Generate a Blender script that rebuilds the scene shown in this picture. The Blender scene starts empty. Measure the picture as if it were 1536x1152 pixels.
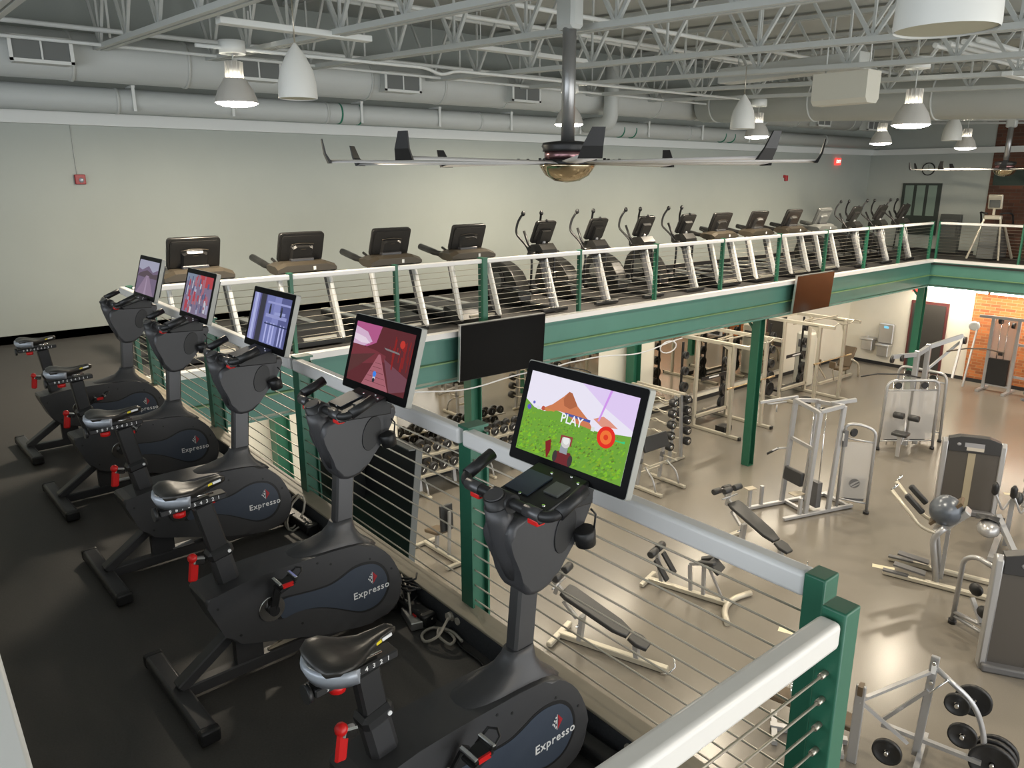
import bpy, bmesh, math, random
from mathutils import Vector, Matrix, Euler
random.seed(7)
PI = math.pi
scene = bpy.context.scene
COL = scene.collection

# ------------------------------------------------------------------ camera
CAM = Vector((-2.13585, -9.61339, 2.29370)); YAW, PITCH, ROLL, FPX = 0.881329, 0.263123, -0.001038, 1139.316
fw = Vector((math.cos(YAW)*math.cos(PITCH), math.sin(YAW)*math.cos(PITCH), -math.sin(PITCH)))
rt = fw.cross(Vector((0, 0, 1))).normalized(); up = rt.cross(fw)
rt, up = (rt*math.cos(ROLL)+up*math.sin(ROLL)), (up*math.cos(ROLL)-rt*math.sin(ROLL))
cd = bpy.data.cameras.new('camera'); cam = bpy.data.objects.new('camera', cd); COL.objects.link(cam)
cd.sensor_width = 36; cd.lens = FPX/1536*36; cd.clip_start = .05; cd.clip_end = 200
cam.matrix_world = Matrix(((rt.x, up.x, -fw.x, CAM.x), (rt.y, up.y, -fw.y, CAM.y), (rt.z, up.z, -fw.z, CAM.z), (0, 0, 0, 1)))
scene.camera = cam
H = -4.4

# ------------------------------------------------------------------ materials
def mat(name, col, rough=.5, metal=0., noise=0., scale=8., emit=None, estr=1., bump=0., bscale=60., coat=0., alpha=1., spec=.5, trans=0.):
    m = bpy.data.materials.new(name); m.use_nodes = True
    nt = m.node_tree; b = nt.nodes['Principled BSDF']
    c = (col[0], col[1], col[2], 1)
    b.inputs['Base Color'].default_value = c
    b.inputs['Roughness'].default_value = rough; b.inputs['Metallic'].default_value = metal
    b.inputs['Specular IOR Level'].default_value = spec
    if coat: b.inputs['Coat Weight'].default_value = coat
    if alpha < 1: b.inputs['Alpha'].default_value = alpha
    if trans: b.inputs['Transmission Weight'].default_value = trans
    if emit:
        b.inputs['Emission Color'].default_value = (*emit, 1); b.inputs['Emission Strength'].default_value = estr
    tc = nt.nodes.new('ShaderNodeTexCoord')
    n = nt.nodes.new('ShaderNodeTexNoise'); n.inputs['Scale'].default_value = scale; n.inputs['Detail'].default_value = 3
    nt.links.new(tc.outputs['Object'], n.inputs['Vector'])
    if noise:
        r = nt.nodes.new('ShaderNodeValToRGB')
        r.color_ramp.elements[0].position = .3; r.color_ramp.elements[1].position = .7
        r.color_ramp.elements[0].color = tuple(x*(1-noise) for x in col)+(1,)
        r.color_ramp.elements[1].color = tuple(min(1, x*(1+noise)) for x in col)+(1,)
        nt.links.new(n.outputs['Fac'], r.inputs['Fac']); nt.links.new(r.outputs['Color'], b.inputs['Base Color'])
    if bump:
        n2 = nt.nodes.new('ShaderNodeTexNoise'); n2.inputs['Scale'].default_value = bscale; n2.inputs['Detail'].default_value = 2
        nt.links.new(tc.outputs['Object'], n2.inputs['Vector'])
        bp = nt.nodes.new('ShaderNodeBump'); bp.inputs['Strength'].default_value = bump; bp.inputs['Distance'].default_value = .01
        nt.links.new(n2.outputs['Fac'], bp.inputs['Height']); nt.links.new(bp.outputs['Normal'], b.inputs['Normal'])
    return m

def brick_mat(name, c1, c2, mortar, axes):
    m = bpy.data.materials.new(name); m.use_nodes = True; nt = m.node_tree; b = nt.nodes['Principled BSDF']
    b.inputs['Roughness'].default_value = .85
    tc = nt.nodes.new('ShaderNodeTexCoord'); sp = nt.nodes.new('ShaderNodeSeparateXYZ'); cb = nt.nodes.new('ShaderNodeCombineXYZ')
    nt.links.new(tc.outputs['Object'], sp.inputs[0])
    nt.links.new(sp.outputs[axes[0]], cb.inputs[0]); nt.links.new(sp.outputs[axes[1]], cb.inputs[1])
    br = nt.nodes.new('ShaderNodeTexBrick'); nt.links.new(cb.outputs[0], br.inputs['Vector'])
    br.inputs['Color1'].default_value = (*c1, 1); br.inputs['Color2'].default_value = (*c2, 1); br.inputs['Mortar'].default_value = (*mortar, 1)
    br.inputs['Scale'].default_value = 1; br.inputs['Brick Width'].default_value = .3; br.inputs['Row Height'].default_value = .1
    br.inputs['Mortar Size'].default_value = .009; br.inputs['Bias'].default_value = -.2
    nt.links.new(br.outputs['Color'], b.inputs['Base Color'])
    return m

GREEN = mat('green_steel_paint', (.024, .130, .078), .38, noise=.06, scale=3)
GREEN_LIT = mat('daylit_green_steel_paint', (.085, .225, .185), .42, noise=.04, scale=2)  # same green steel paint, lightened for the daylight falling on the beams
WALLP = mat('grey_wall_paint', (.40, .43, .40), .7, noise=.015, scale=2)
WALLW = mat('cream_wall_paint', (.78, .74, .64), .6, noise=.01, scale=2)
BAND = mat('white_band_paint', (.74, .76, .74), .6)
BASEB = mat('black_rubber_base', (.018, .018, .02), .5)
FLOORU = mat('charcoal_rubber_floor', (.066, .062, .059), .6, noise=.12, scale=120, bump=.04, bscale=90)
FLOORL = mat('grey_speckled_rubber_floor', (.195, .176, .148), .22, noise=.05, scale=90, bump=.01, bscale=50)
CURBG = mat('grey_curb_carpet', (.055, .058, .066), .8, noise=.15, scale=80)
CURBT = mat('tan_curb_cap', (.40, .35, .27), .5, noise=.05, scale=10)
RAILW = mat('grey_white_rail_paint', (.80, .79, .78), .3)
CABLE = mat('stainless_cable', (.52, .48, .40), .35, metal=.8)
ROOF = mat('painted_roof_deck', (.48, .50, .48), .8)
JOIST = mat('painted_roof_steel', (.54, .56, .54), .6)
PIPEW = mat('white_painted_pipe', (.72, .74, .72), .5)
DUCT = mat('painted_duct', (.56, .58, .56), .55)
DARK = mat('opening_shade_grey', (.16, .17, .165), .8)  # shade inside openings put into a flat grey
BLACK = mat('black_plastic', (.014, .014, .015), .42, noise=.05)
CHAR = mat('charcoal_metallic_paint', (.060, .060, .064), .38, metal=.35, bump=.01)
SHROUD = mat('charcoal_shroud_plastic', (.060, .060, .064), .40, metal=.2, bump=.015, bscale=300)
NAVY = mat('slate_blue_panel', (.048, .062, .090), .45)
POSTG = mat('grey_anodised_post', (.10, .10, .105), .35, metal=.6)
WHITE = mat('white_print', (.85, .85, .85), .5)
RED = mat('red_plastic', (.65, .012, .012), .35)
REDP = mat('red_print', (.45, .02, .03), .5)
YEL = mat('yellow_print', (.8, .65, .02), .5)
SILV = mat('silver_plastic', (.36, .39, .44), .35, metal=.3)
CHROME = mat('chrome', (.75, .75, .76), .12, metal=1.)
ALU = mat('brushed_aluminium', (.62, .62, .62), .3, metal=.9)
SADDLE = mat('black_saddle_vinyl', (.022, .020, .018), .35)
SFRAME = mat('silver_machine_paint', (.46, .46, .47), .3, metal=.5)
CREAMF = mat('platinum_machine_paint', (.56, .52, .43), .32, metal=.35)
VINYL = mat('dark_vinyl_pad', (.03, .031, .033), .42)
VINYLB = mat('brown_vinyl_pad', (.12, .085, .05), .5)
IRON = mat('black_cast_iron', (.020, .020, .021), .42)
CONSB = mat('black_console_plastic', (.020, .019, .018), .33)
CONSF = mat('bronze_console_plastic', (.075, .062, .045), .36, metal=.3)
GREYC = mat('grey_console_plastic', (.12, .125, .12), .4)
GLASSB = mat('black_screen_glass', (.003, .003, .0035), .35, spec=.06)
TVG = mat('dark_television_glass', (.005, .005, .005), .15, spec=.12)
SMOKE = mat('frosted_shroud_panel', (.62, .60, .58), .4, alpha=.45)
BROWNP = mat('brown_grey_shroud', (.115, .105, .095), .3, metal=.4)
BALLG = mat('grey_blue_domed_cover', (.11, .125, .15), .3, metal=.3)
SPEAK = mat('white_speaker_shell', (.72, .72, .68), .45)
LAMPS = mat('spun_aluminium_shade', (.66, .64, .60), .35, metal=.25)
GLOW = mat('lit_lens', (1, 1, 1), .5, emit=(1, .93, .78), estr=40)
TUBEG = mat('lit_fluorescent_tube', (1, 1, 1), .5, emit=(1, .93, .84), estr=14)
PANELW = mat('cream_equipment_cabinet', (.66, .64, .55), .5)
EXITR = mat('lit_red_sign', (.8, .05, .04), .5, emit=(1, .05, .04), estr=1.6)
EXITW = mat('lit_sign_letters', (1, .7, .6), .5, emit=(1, .75, .65), estr=2.2)
MIRROR = mat('mirror_glass', (.66, .63, .56), .02, metal=1.)
DKHEAD = mat('dark_header_plastic', (.035, .035, .037), .4)
GUARD = mat('grey_machine_guard', (.13, .13, .135), .4)
TAPE = mat('cream_floor_tape', (.72, .66, .48), .6)
CORDW = mat('beige_cord', (.50, .46, .40), .5)
BRICKL = brick_mat('orange_brick', (.52, .17, .05), (.22, .07, .03), (.42, .25, .13), (1, 2))
BRICKU = brick_mat('brown_brick', (.12, .045, .025), (.06, .03, .02), (.10, .07, .05), (1, 2))

# ------------------------------------------------------------------ mesh helper
def rp(pts, r, k=4, closed=False):
    pts = [Vector(p) for p in pts]; out = []; n = len(pts)
    for i, p in enumerate(pts):
        if not closed and i in (0, n-1): out.append(p); continue
        a, b = pts[i-1], pts[(i+1) % n]
        d1, d2 = (a-p), (b-p); rr = min(r, d1.length*.45, d2.length*.45)
        s, e = p+d1.normalized()*rr, p+d2.normalized()*rr
        for j in range(k+1):
            t = j/k; out.append(s*(1-t)**2+p*2*t*(1-t)+e*t*t)
    return out

SPLIT = {'pulley', 'rubber_foot', 'support_post', 'hanger_rod', 'overhead_arm', 'pull_up_handle', 'spout', 'hand_grip', 'upright', 'step', 'cross_bar', 'top_rail', 'post', 'screw', 'top_frame', 'cable_fitting'}
class B:
    def __init__(s): s.bm = bmesh.new(); s.mi = 0
    def m(s, i): s.mi = i; return s
    def _tag(s, faces, smooth=False):
        for f in faces: f.material_index = s.mi; f.smooth = smooth
    def _bev(s, vs, bev, seg=1):
        if bev > 0:
            es = list({e for v in vs for e in v.link_edges})
            r = bmesh.ops.bevel(s.bm, geom=es, offset=bev, segments=seg, profile=.5, affect='EDGES', clamp_overlap=True)
            for f in r['faces']: f.material_index = s.mi; f.smooth = seg > 1
    def box(s, c, size, rot=(0, 0, 0), bev=0, seg=1):
        R = Euler(rot).to_matrix(); c = Vector(c); vs = []
        for x in (-.5, .5):
            for y in (-.5, .5):
                for z in (-.5, .5): vs.append(s.bm.verts.new(c+R@Vector((x*size[0], y*size[1], z*size[2]))))
        fs = [s.bm.faces.new([vs[i] for i in q]) for q in ((0, 1, 3, 2), (4, 6, 7, 5), (0, 4, 5, 1), (2, 3, 7, 6), (0, 2, 6, 4), (1, 5, 7, 3))]
        s._tag(fs); s._bev(vs, bev, seg); return s
    def bar(s, p0, p1, w, h, bev=0, roll=0, upv=(0, 0, 1)):
        p0, p1 = Vector(p0), Vector(p1); d = p1-p0; L = d.length; d.normalize(); u = Vector(upv)
        if abs(d.dot(u)) > .98: u = Vector((1, 0, 0))
        sd = d.cross(u).normalized(); uu = sd.cross(d)
        if roll: q = Matrix.Rotation(roll, 3, d); sd, uu = q@sd, q@uu
        vs = []
        for P in (p0, p1):
            for a, b in ((-.5, -.5), (.5, -.5), (.5, .5), (-.5, .5)): vs.append(s.bm.verts.new(P+sd*a*w+uu*b*h))
        fs = [s.bm.faces.new([vs[i] for i in q]) for q in ((3, 2, 1, 0), (4, 5, 6, 7), (0, 1, 5, 4), (1, 2, 6, 5), (2, 3, 7, 6), (3, 0, 4, 7))]
        s._tag(fs); s._bev(vs, bev); return s
    def path(s, pts, w, h, upv=(0, 0, 1)):
        for a, b in zip(pts, pts[1:]): s.bar(a, b, w, h, upv=upv)
        return s
    def tube(s, pts, r, n=8, caps=True, closed=False, flat=1.):
        pts = [Vector(p) for p in pts]; N = len(pts); rs = r if isinstance(r, (list, tuple)) else [r]*N
        rings = []; nv = None
        for i, p in enumerate(pts):
            if closed: t = pts[(i+1) % N]-pts[i-1]
            else: t = pts[min(i+1, N-1)]-pts[max(i-1, 0)]
            t.normalize()
            if nv is None:
                nv = t.cross(Vector((0, 0, 1)))
                if nv.length < .1: nv = t.cross(Vector((1, 0, 0)))
            nv = (nv-t*nv.dot(t)); nv.normalize(); bv = t.cross(nv)
            rings.append([s.bm.verts.new(p+(nv*math.cos(2*PI*j/n)+bv*math.sin(2*PI*j/n)*flat)*rs[i]) for j in range(n)])
        fs = []
        for i in range(N if closed else N-1):
            a, b = rings[i], rings[(i+1) % N]
            for j in range(n): fs.append(s.bm.faces.new((a[j], a[(j+1) % n], b[(j+1) % n], b[j])))
        s._tag(fs, True)
        if caps and not closed: s._tag([s.bm.faces.new(rings[0][::-1]), s.bm.faces.new(rings[-1])])
        return s
    def cyl(s, p0, p1, r, n=16, r2=None): return s.tube([p0, p1], [r, r if r2 is None else r2], n)
    def lathe(s, prof, c=(0, 0, 0), axis=(0, 0, 1), n=24, caps=True):
        c = Vector(c); a = Vector(axis).normalized(); q = Vector((0, 0, 1)).rotation_difference(a); rings = []
        for r, z in prof: rings.append([s.bm.verts.new(c+q@Vector((r*math.cos(2*PI*j/n), r*math.sin(2*PI*j/n), z))) for j in range(n)])
        fs = []
        for x, y in zip(rings, rings[1:]):
            for j in range(n): fs.append(s.bm.faces.new((x[j], x[(j+1) % n], y[(j+1) % n], y[j])))
        s._tag(fs, True)
        if caps: s._tag([s.bm.faces.new(rings[0][::-1]), s.bm.faces.new(rings[-1])])
        return s
    def prism(s, poly, plane, a, b, bev=0, seg=2):
        def P(u, v, w): return {'xz': (u, w, v), 'yz': (w, u, v), 'xy': (u, v, w)}[plane]
        A = [s.bm.verts.new(P(u, v, a)) for u, v in poly]; C = [s.bm.verts.new(P(u, v, b)) for u, v in poly]; n = len(poly)
        fs = [s.bm.faces.new(A[::-1]), s.bm.faces.new(C)]
        for i in range(n): fs.append(s.bm.faces.new((A[i], A[(i+1) % n], C[(i+1) % n], C[i])))
        s._tag(fs)
        if bev:
            es = list({e for f in fs[:2] for e in f.edges})
            r = bmesh.ops.bevel(s.bm, geom=es, offset=bev, segments=seg, profile=.5, affect='EDGES', clamp_overlap=True)
            for f in r['faces']: f.material_index = s.mi; f.smooth = True
        return s
    def loft(s, rings, caps=True, smooth=True):
        R = [[s.bm.verts.new(p) for p in r] for r in rings]; n = len(R[0]); fs = []
        for x, y in zip(R, R[1:]):
            for j in range(n): fs.append(s.bm.faces.new((x[j], x[(j+1) % n], y[(j+1) % n], y[j])))
        s._tag(fs, smooth)
        if caps: s._tag([s.bm.faces.new(R[0][::-1]), s.bm.faces.new(R[-1])])
        return s
    def ball(s, c, r, n=12):
        r = Vector(r) if not isinstance(r, (int, float)) else Vector((r, r, r)); c = Vector(c); k = n//2
        rings = [[c+Vector((r.x*math.sin(PI*i/k)*math.cos(2*PI*j/n), r.y*math.sin(PI*i/k)*math.sin(2*PI*j/n), r.z*math.cos(PI*i/k))) for j in range(n)] for i in range(1, k)]
        rings = [[c+Vector((r.x*.02*math.cos(2*PI*j/n), r.y*.02*math.sin(2*PI*j/n), r.z)) for j in range(n)]]+rings+[[c+Vector((r.x*.02*math.cos(2*PI*j/n), r.y*.02*math.sin(2*PI*j/n), -r.z)) for j in range(n)]]
        return s.loft(rings)
    def add(s, o, M=None):
        me = bpy.data.meshes.new('t'); o.bm.to_mesh(me)
        if M is not None: me.transform(M)
        s.bm.from_mesh(me); bpy.data.meshes.remove(me); return s
    def go(s, name, mats, parent=None, kind=None, label=None):
        if parent and name in SPLIT:
            seen = set(); isl = []
            for v in s.bm.verts:
                if v in seen: continue
                st = [v]; seen.add(v); c = []
                while st:
                    q = st.pop(); c.append(q)
                    for e in q.link_edges:
                        o_ = e.other_vert(q)
                        if o_ not in seen: seen.add(o_); st.append(o_)
                isl.append(c)
            if 1 < len(isl) <= 16:
                o = None
                for c in isl:
                    nb = B(); mp = {v: nb.bm.verts.new(v.co) for v in c}
                    for f in {f for v in c for f in v.link_faces}:
                        g = nb.bm.faces.new([mp[v] for v in f.verts]); g.material_index = f.material_index; g.smooth = f.smooth
                    o = nb._go(name, mats, parent, kind, label)
                s.bm.free(); return o
        return s._go(name, mats, parent, kind, label)
    def _go(s, name, mats, parent=None, kind=None, label=None):
        bmesh.ops.recalc_face_normals(s.bm, faces=s.bm.faces)
        me = bpy.data.meshes.new(name); s.bm.to_mesh(me); s.bm.free()
        for m_ in (mats if isinstance(mats, (list, tuple)) else [mats]): me.materials.append(m_)
        o = bpy.data.objects.new(name, me); COL.objects.link(o)
        if parent: o.parent = parent
        if kind: o['kind'] = kind
        if label: o['label'] = label
        return o

def tag(o, label, cat, group=None, kind=None):
    o['label'] = label; o['category'] = cat
    if group: o['group'] = group
    if kind: o['kind'] = kind
    return o
def thing(name, label, cat, loc=(0, 0, 0), rz=0, group=None):
    o = bpy.data.objects.new(name, None); COL.objects.link(o); o.empty_display_size = .1
    o.location = loc; o.rotation_euler = (0, 0, rz); return tag(o, label, cat, group)
def dup(root, loc=None, rz=None, label=None, scale=None):
    r = root.copy(); COL.objects.link(r)
    if loc is not None: r.location = loc
    if rz is not None: r.rotation_euler = (0, 0, rz)
    if label: r['label'] = label
    if scale: r.scale = (scale,)*3
    for ch in list(root.children):
        c = ch.copy(); COL.objects.link(c); c.parent = r
        for g in list(ch.children):
            d = g.copy(); COL.objects.link(d); d.parent = c
    return r
def text_bm(body, size, M, depth=.0008, spacing=1.):
    cu = bpy.data.curves.new('t', 'FONT'); cu.body = body; cu.size = size; cu.extrude = depth; cu.align_x = 'CENTER'; cu.align_y = 'CENTER'; cu.resolution_u = 2
    cu.space_character = spacing; cu.offset = size*.014
    o = bpy.data.objects.new('t', cu); COL.objects.link(o)
    dg = bpy.context.evaluated_depsgraph_get(); me = bpy.data.meshes.new_from_object(o.evaluated_get(dg))
    me.transform(M); b = B(); b.bm.from_mesh(me)
    bpy.data.objects.remove(o); bpy.data.curves.remove(cu); bpy.data.meshes.remove(me); return b
def frame_m(o, x, y):   # matrix with given origin, x-axis and y-axis
    x = Vector(x).normalized(); y = Vector(y).normalized(); z = x.cross(y); o = Vector(o)
    return Matrix(((x.x, y.x, z.x, o.x), (x.y, y.y, z.y, o.y), (x.z, y.z, z.z, o.z), (0, 0, 0, 1)))
def S(b, name, m, label=None): return b.go(name, m, kind='structure', label=label)

# ------------------------------------------------------------------ building shell
XE, YN, XEL, YNL, YS, XW = 24.2, 3.29, 26.0, 4.3, -17., -7.5
S(B().box(((XW+XEL)/2, (YS+YNL)/2, H-.1), (XEL-XW+.4, YNL-YS+.4, .2)), 'floor', FLOORL)
# upper decks
S(B().box(((XW+XE)/2, YN/2+.0, -.07), (XE-XW, YN, .14)).box((-1.08+.0, -4.3, -.07), (2.1, 8.6, .14)).box(((21.75+XE)/2, -8.5, -.07), (XE-21.75, 17, .14)), 'floor_upper', FLOORU)
S(B().box(((XW+XE)/2, YN+.1, 2.6), (XE-XW+.4, .2, 5.3)), 'wall_north', WALLP)
S(B().box((XE+.1, (YN-.45)/2+.0, 2.6), (.2, YN+.45+.4, 5.3)).box((XE+.1, (YS-5)/2, 2.6), (.2, 12, 5.3)), 'wall_east', WALLP)
S(B().box((XE+.08, -2.8, 2.6), (.2, 4.7, 5.3)), 'wall_east_brick', BRICKU)
S(B().box((XE-.02, -2.5, 2.36), (.06, 3.9, .5)), 'trim_1', mat('dark_green_trim', (.012, .03, .022), .5))
S(B().box((XW-.1, (YS+YN)/2, -1.9), (.2, YN-YS, 5.2)).box((XW-.1, (YS+YN)/2, 4.6), (.2, YN-YS, 1.6)).box((XW-.1, 1.9, 2.3), (.2, 3.2, 3.2)).box((XW-.1, -5, 2.3), (.2, .4, 3.2)).box((XW-.1, -11, 2.3), (.2, .4, 3.2)), 'wall_west', WALLP)  # unseen wall, openings added to let daylight in
S(B().box(((XW+XEL)/2, YNL+.1, -2.2), (XEL-XW+.4, .2, 4.3)), 'wall_north_lower', WALLW)
S(B().box((XEL+.1, 2.18, -2.2), (.2, 4.3, 4.4)).box((XEL+.1, .45, -.4), (.2, 34.6, .8)), 'wall_east_lower', WALLW)
S(B().box((XEL+.06, -8.5, -2.6), (.2, 17.1, 3.6)), 'wall_east_lower_brick', BRICKL)
S(B().box((9., YN-.012, .055), (XE*2-18, .02, .13)).box((XW+8, YN-.012, .055), (16, .02, .13)).box((XE-.012, 1.5, .055), (.02, 3.6, .13)), 'baseboard_north', BASEB)
S(B().box(((XW+XEL)/2, YNL-.012, H+.06), (XEL-XW, .02, .12)).box((XEL-.012, -6, H+.06), (.02, 21, .12)).box((XEL-.05, -8.5, H+.06), (.02, 17, .12)), 'baseboard_lower', BASEB)
# white bulkhead band round the upper walls
S(B().box((8.3, YN-.06, 3.14), (31.7, .12, .17)).box((XE-.06, -1, 3.14), (.12, 8.5, .17)), 'trim_2', BAND)
S(B().box((8.3, YN-.05, 3.30), (31.7, .1, .15)), 'trim_3', WALLP)
# roof deck, sloping down towards the south
def zr(y): return 3.93+.045*(y-1.65)
RD = B()
a0, a1 = YN+.2, YS
RD.loft([[(XW, a0, zr(a0)+1.02), (XE+2, a0, zr(a0)+1.02), (XE+2, a0, zr(a0)+1.12), (XW, a0, zr(a0)+1.12)], [(XW, a1, zr(a1)+1.02), (XE+2, a1, zr(a1)+1.02), (XE+2, a1, zr(a1)+1.12), (XW, a1, zr(a1)+1.12)]], smooth=False)
S(RD, 'ceiling', ROOF)
# south window wall, out of the picture behind the camera
WS = B(); WS.box(((XW+XEL)/2, YS, H+.35), (XEL-XW, .2, .7)).box(((XW+XEL)/2, YS, 3.6), (XEL-XW, .2, 1.0)).box(((XW+XEL)/2, YS, -.4), (XEL-XW, .2, .8))
for i in range(9): WS.box((XW+i*(XEL-XW)/8, YS, -.3), (.5, .3, 8.4))
S(WS, 'wall_south', WALLP)
# mirrors on the lower north wall
def mirror(x0, x1, lab):
    t = thing('wall_mirror', lab, 'mirror', ((x0+x1)/2, YNL-.01, H))
    B().box((0, 0, 1.65), (x1-x0, .012, 2.7)).go('mirror_glass', MIRROR, t)
    B().box((0, -.008, .29), (x1-x0, .03, .02)).box((0, -.008, 3.01), (x1-x0, .03, .02)).go('frame_strip', ALU, t)
mirror(6.05, 12.35, 'wide wall mirror behind the dumbbell rack'); mirror(14.65, 21.6, 'wide wall mirror behind the power racks')
# structural steel
def column(x, y, lab, top=-.75, w=.2):
    t = thing('steel_column', lab, 'column', (x, y, H))
    b = B(); h = top-H
    b.box((0, 0, h/2), (w, .02, h)).box((-w/2, 0, h/2), (.018, w, h)).box((w/2, 0, h/2), (.018, w, h)); b.go('shaft', GREEN, t)
    B().box((0, 0, .005), (w+.02, w+.02, .01)).go('base_plate', GREEN, t)
    if y < 1:
        B().bar((.05, .05, h-.45), (.05, .5, h+.05), .05, .05).go('brace', GREEN, t)
column(5.05, 0.12, 'green steel column under the far balcony, nearest the bikes'); column(13.29, 0.12, 'green steel column in front of the power racks')
column(21.9, .12, 'green steel column at the inner corner of the balcony')
column(3.3, YNL-.25, 'green column against the bright wall left of the dumbbells', -.2, .28); column(13.5, YNL-.25, 'green column against the cream wall between the two mirrors', -.2, .28)
column(-.2, -8.9, 'green column under the end of the bike deck')
def beam(p0, p1, lab, side, fm=None):
    t = thing('steel_beam', lab, 'beam', p0); d = Vector(p1)-Vector(p0); L = d.length; d.normalize(); t.rotation_euler = (0, 0, math.atan2(d.y, d.x))
    s = side
    B().box((L/2, -.06*s, -.40), (L, .03, .66)).go('web', GREEN_LIT, t)
    B().box((L/2, -.10*s, -.07), (L, .14, .025)).box((L/2, 0.0, -.765), (L, .26, .03)).go('flange', GREEN_LIT, t)
    B().box((L/2, -.10*s, -.45), (L, .10, .02)).go('ledge', mat('ledge_highlight_green', (.16, .28, .12), .4), t)  # highlight along the ledge put into its yellow-green colour
    B().box((L/2, -.12*s, -.012), (L, .14, .085)).go('fascia', fm or RAILW, t)
    return t
beam((.06, .0, 0), (21.85, .0, 0), 'long green steel beam along the far balcony edge', 1)
beam((21.85, 0, 0), (21.85, -16, 0), 'green steel beam along the right-hand balcony edge', 1)
beam((.10, -.2, -.0), (.10, -8.7, -.0), 'green steel beam under the bike deck edge', 1, GREEN)
S(B().box((8.8, 1.7, -.2), (31.6, 3.2, .1)).box((23.9, -8.5, -.2), (4., 17, .1)), 'ceiling_lower', WALLW)
# curb along the bike deck
S(B().box((-.085, -4.3, .06), (.11, 8.6, .12)).m(1).box((-.08, -4.3, .127), (.12, 8.6, .014), bev=.003), 'trim_4', [CURBG, CURBT])
S(B().box((-1.1, -8.66, .06), (1.9, .09, .12)).m(1).box((-1.1, -8.66, .127), (1.9, .1, .014)), 'trim_5', [CURBG, CURBT])
# half wall beside the viewer
S(B().box((-2.36, -5.2, .25), (.60, 10.6, 1.46)).m(1).box((-2.36, -5.2, .985), (.60, 10.7, .05), bev=.012, seg=3), 'wall_half', [WALLP, mat('white_cap_paint', (.92, .92, .90), .4)])
S(B().box((-4.6, -11, -.07), (4.0, 12, .14)), 'floor_landing', FLOORU)

# ------------------------------------------------------------------ railings
def railing(name_lab, posts, p0, p1, ends, wires=10, post_w=.08, over=0, solid=()):
    """posts: distances along p0->p1"""
    p0, p1 = Vector(p0), Vector(p1); d = p1-p0; L = d.length; d.normalize()
    t = thing('cable_railing', name_lab, 'railing', p0, math.atan2(d.y, d.x))
    for i, s in enumerate(posts):
        w = .13 if i in solid else post_w
        b = B().box((s, 0, .50), (.045 if i not in solid else .09, w, 1.2)); b.m(0).box((s, 0, 1.103), (.065 if i not in solid else .11, w+.02, .012)); b.go('post', GREEN, t)
    q = sorted(posts)
    b = B().box((L/2, over, 1.055), (L-.04, .075, .07), bev=.014, seg=2); b.go('handrail', RAILW, t)
    for k in range(wires):
        z = .16+k*.0865
        B().tube([(.0, over, z), (L, over, z)], .0042, 6).go('cable', CABLE, t)
    return t
railing('white-topped cable railing along the far balcony', [.03, 1.98, 3.58, 5.17, 7.3, 9.35, 11.47, 13.6, 15.65, 17.7, 19.66, 21.6], (0, -.03, 0), (21.62, -.03, 0), 0, solid=(3,))
railing('cable railing along the right-hand balcony', [.05, 2.2, 4.4, 6.6, 8.8, 11, 13.2], (21.82, -.1, 0), (21.82, -16, 0), 0)
# near railing with solid square end posts
def near_rail():
    t = thing('cable_railing', 'cable railing beside the exercise bikes, grey handrail', 'railing', (0, 0, 0))
    ys = [-.9, -2.83, -4.74, -6.72]
    for y in ys:
        B().box((.0, y, .58), (.10, .045, 1.06)).box((.05, y, .56), (.012, .1, 1.04)).box((-.05, y, .56), (.012, .1, 1.04)).box((0, y, 1.115), (.125, .085, .014)).go('post', GREEN, t)
    B().box((-.07, -8.6, .50), (.085, .07, 1.26), bev=.006, seg=2).go('post', GREEN, t)
    ends = [-.02]+ys+[-8.57]
    for a, b_ in zip(ends, ends[1:]):
        B().box((-.05, (a+b_)/2, 1.068), (.07, abs(a-b_)-.03, .085), bev=.016, seg=3).go('handrail', RAILW, t)
    for k in range(10):
        z = .17+k*.0865
        B().tube([(-.03, -.02, z), (-.03, -8.57, z)], .0045, 6).go('cable', CABLE, t)
near_rail()
def end_rail():
    t = thing('cable_railing', 'cable railing at the near end of the bike deck', 'railing', (-.2, -8.73, 0))
    B().box((0, 0, .50), (.085, .075, 1.26), bev=.006, seg=2).go('post', GREEN, t)
    B().box((-.97, 0, 1.068), (1.84, .07, .085), bev=.018, seg=3).go('handrail', mat('white_rail_paint', (.78, .76, .72), .3), t)
    for k in range(10):
        z = .15+k*.0865
        B().tube([(-.02, 0, z), (-1.85, 0, z)], .0045, 6).go('cable', CABLE, t)
        B().cyl((-.04, 0, z), (-.075, 0, z), .009, 8).go('cable_fitting', CABLE, t)
end_rail()

# ------------------------------------------------------------------ exercise bikes
XC, TH = -.553, .043
SHP = [(-.74, .5), (-.69, .512), (-.592, .528), (-.468, .537), (-.25, .536), (-.014, .523), (.109, .488), (.209, .396), (.269, .261), (.273, .156), (.218, .074), (.084, .051), (-.165, .097), (-.391, .167), (-.60, .234), (-.664, .293), (-.703, .387)]
PAN = [(-.40, .375), (-.30, .372), (-.22, .362), (-.14, .36), (-.08, .375), (-.02, .397), (.045, .402), (.11, .385), (.158, .342), (.183, .28), (.178, .215), (.14, .165), (.085, .145), (.02, .15), (-.05, .185), (-.12, .225), (-.19, .258), (-.26, .28), (-.33, .287), (-.40, .285)]
def smooth_poly(P, k=4):
    out = []; n = len(P)
    for i in range(n):
        p0, p1, p2, p3 = [Vector(P[(i+j) % n]+(0,)) for j in (-1, 0, 1, 2)]
        for j in range(k):
            u = j/k; q = .5*((2*p1)+(p2-p0)*u+(2*p0-5*p1+4*p2-p3)*u*u+(3*p1-p0-3*p2+p3)*u**3); out.append((q.x, q.y))
    return out
CASE = mat('grey_monitor_case', (.36, .36, .33), .45, metal=.1)
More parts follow.
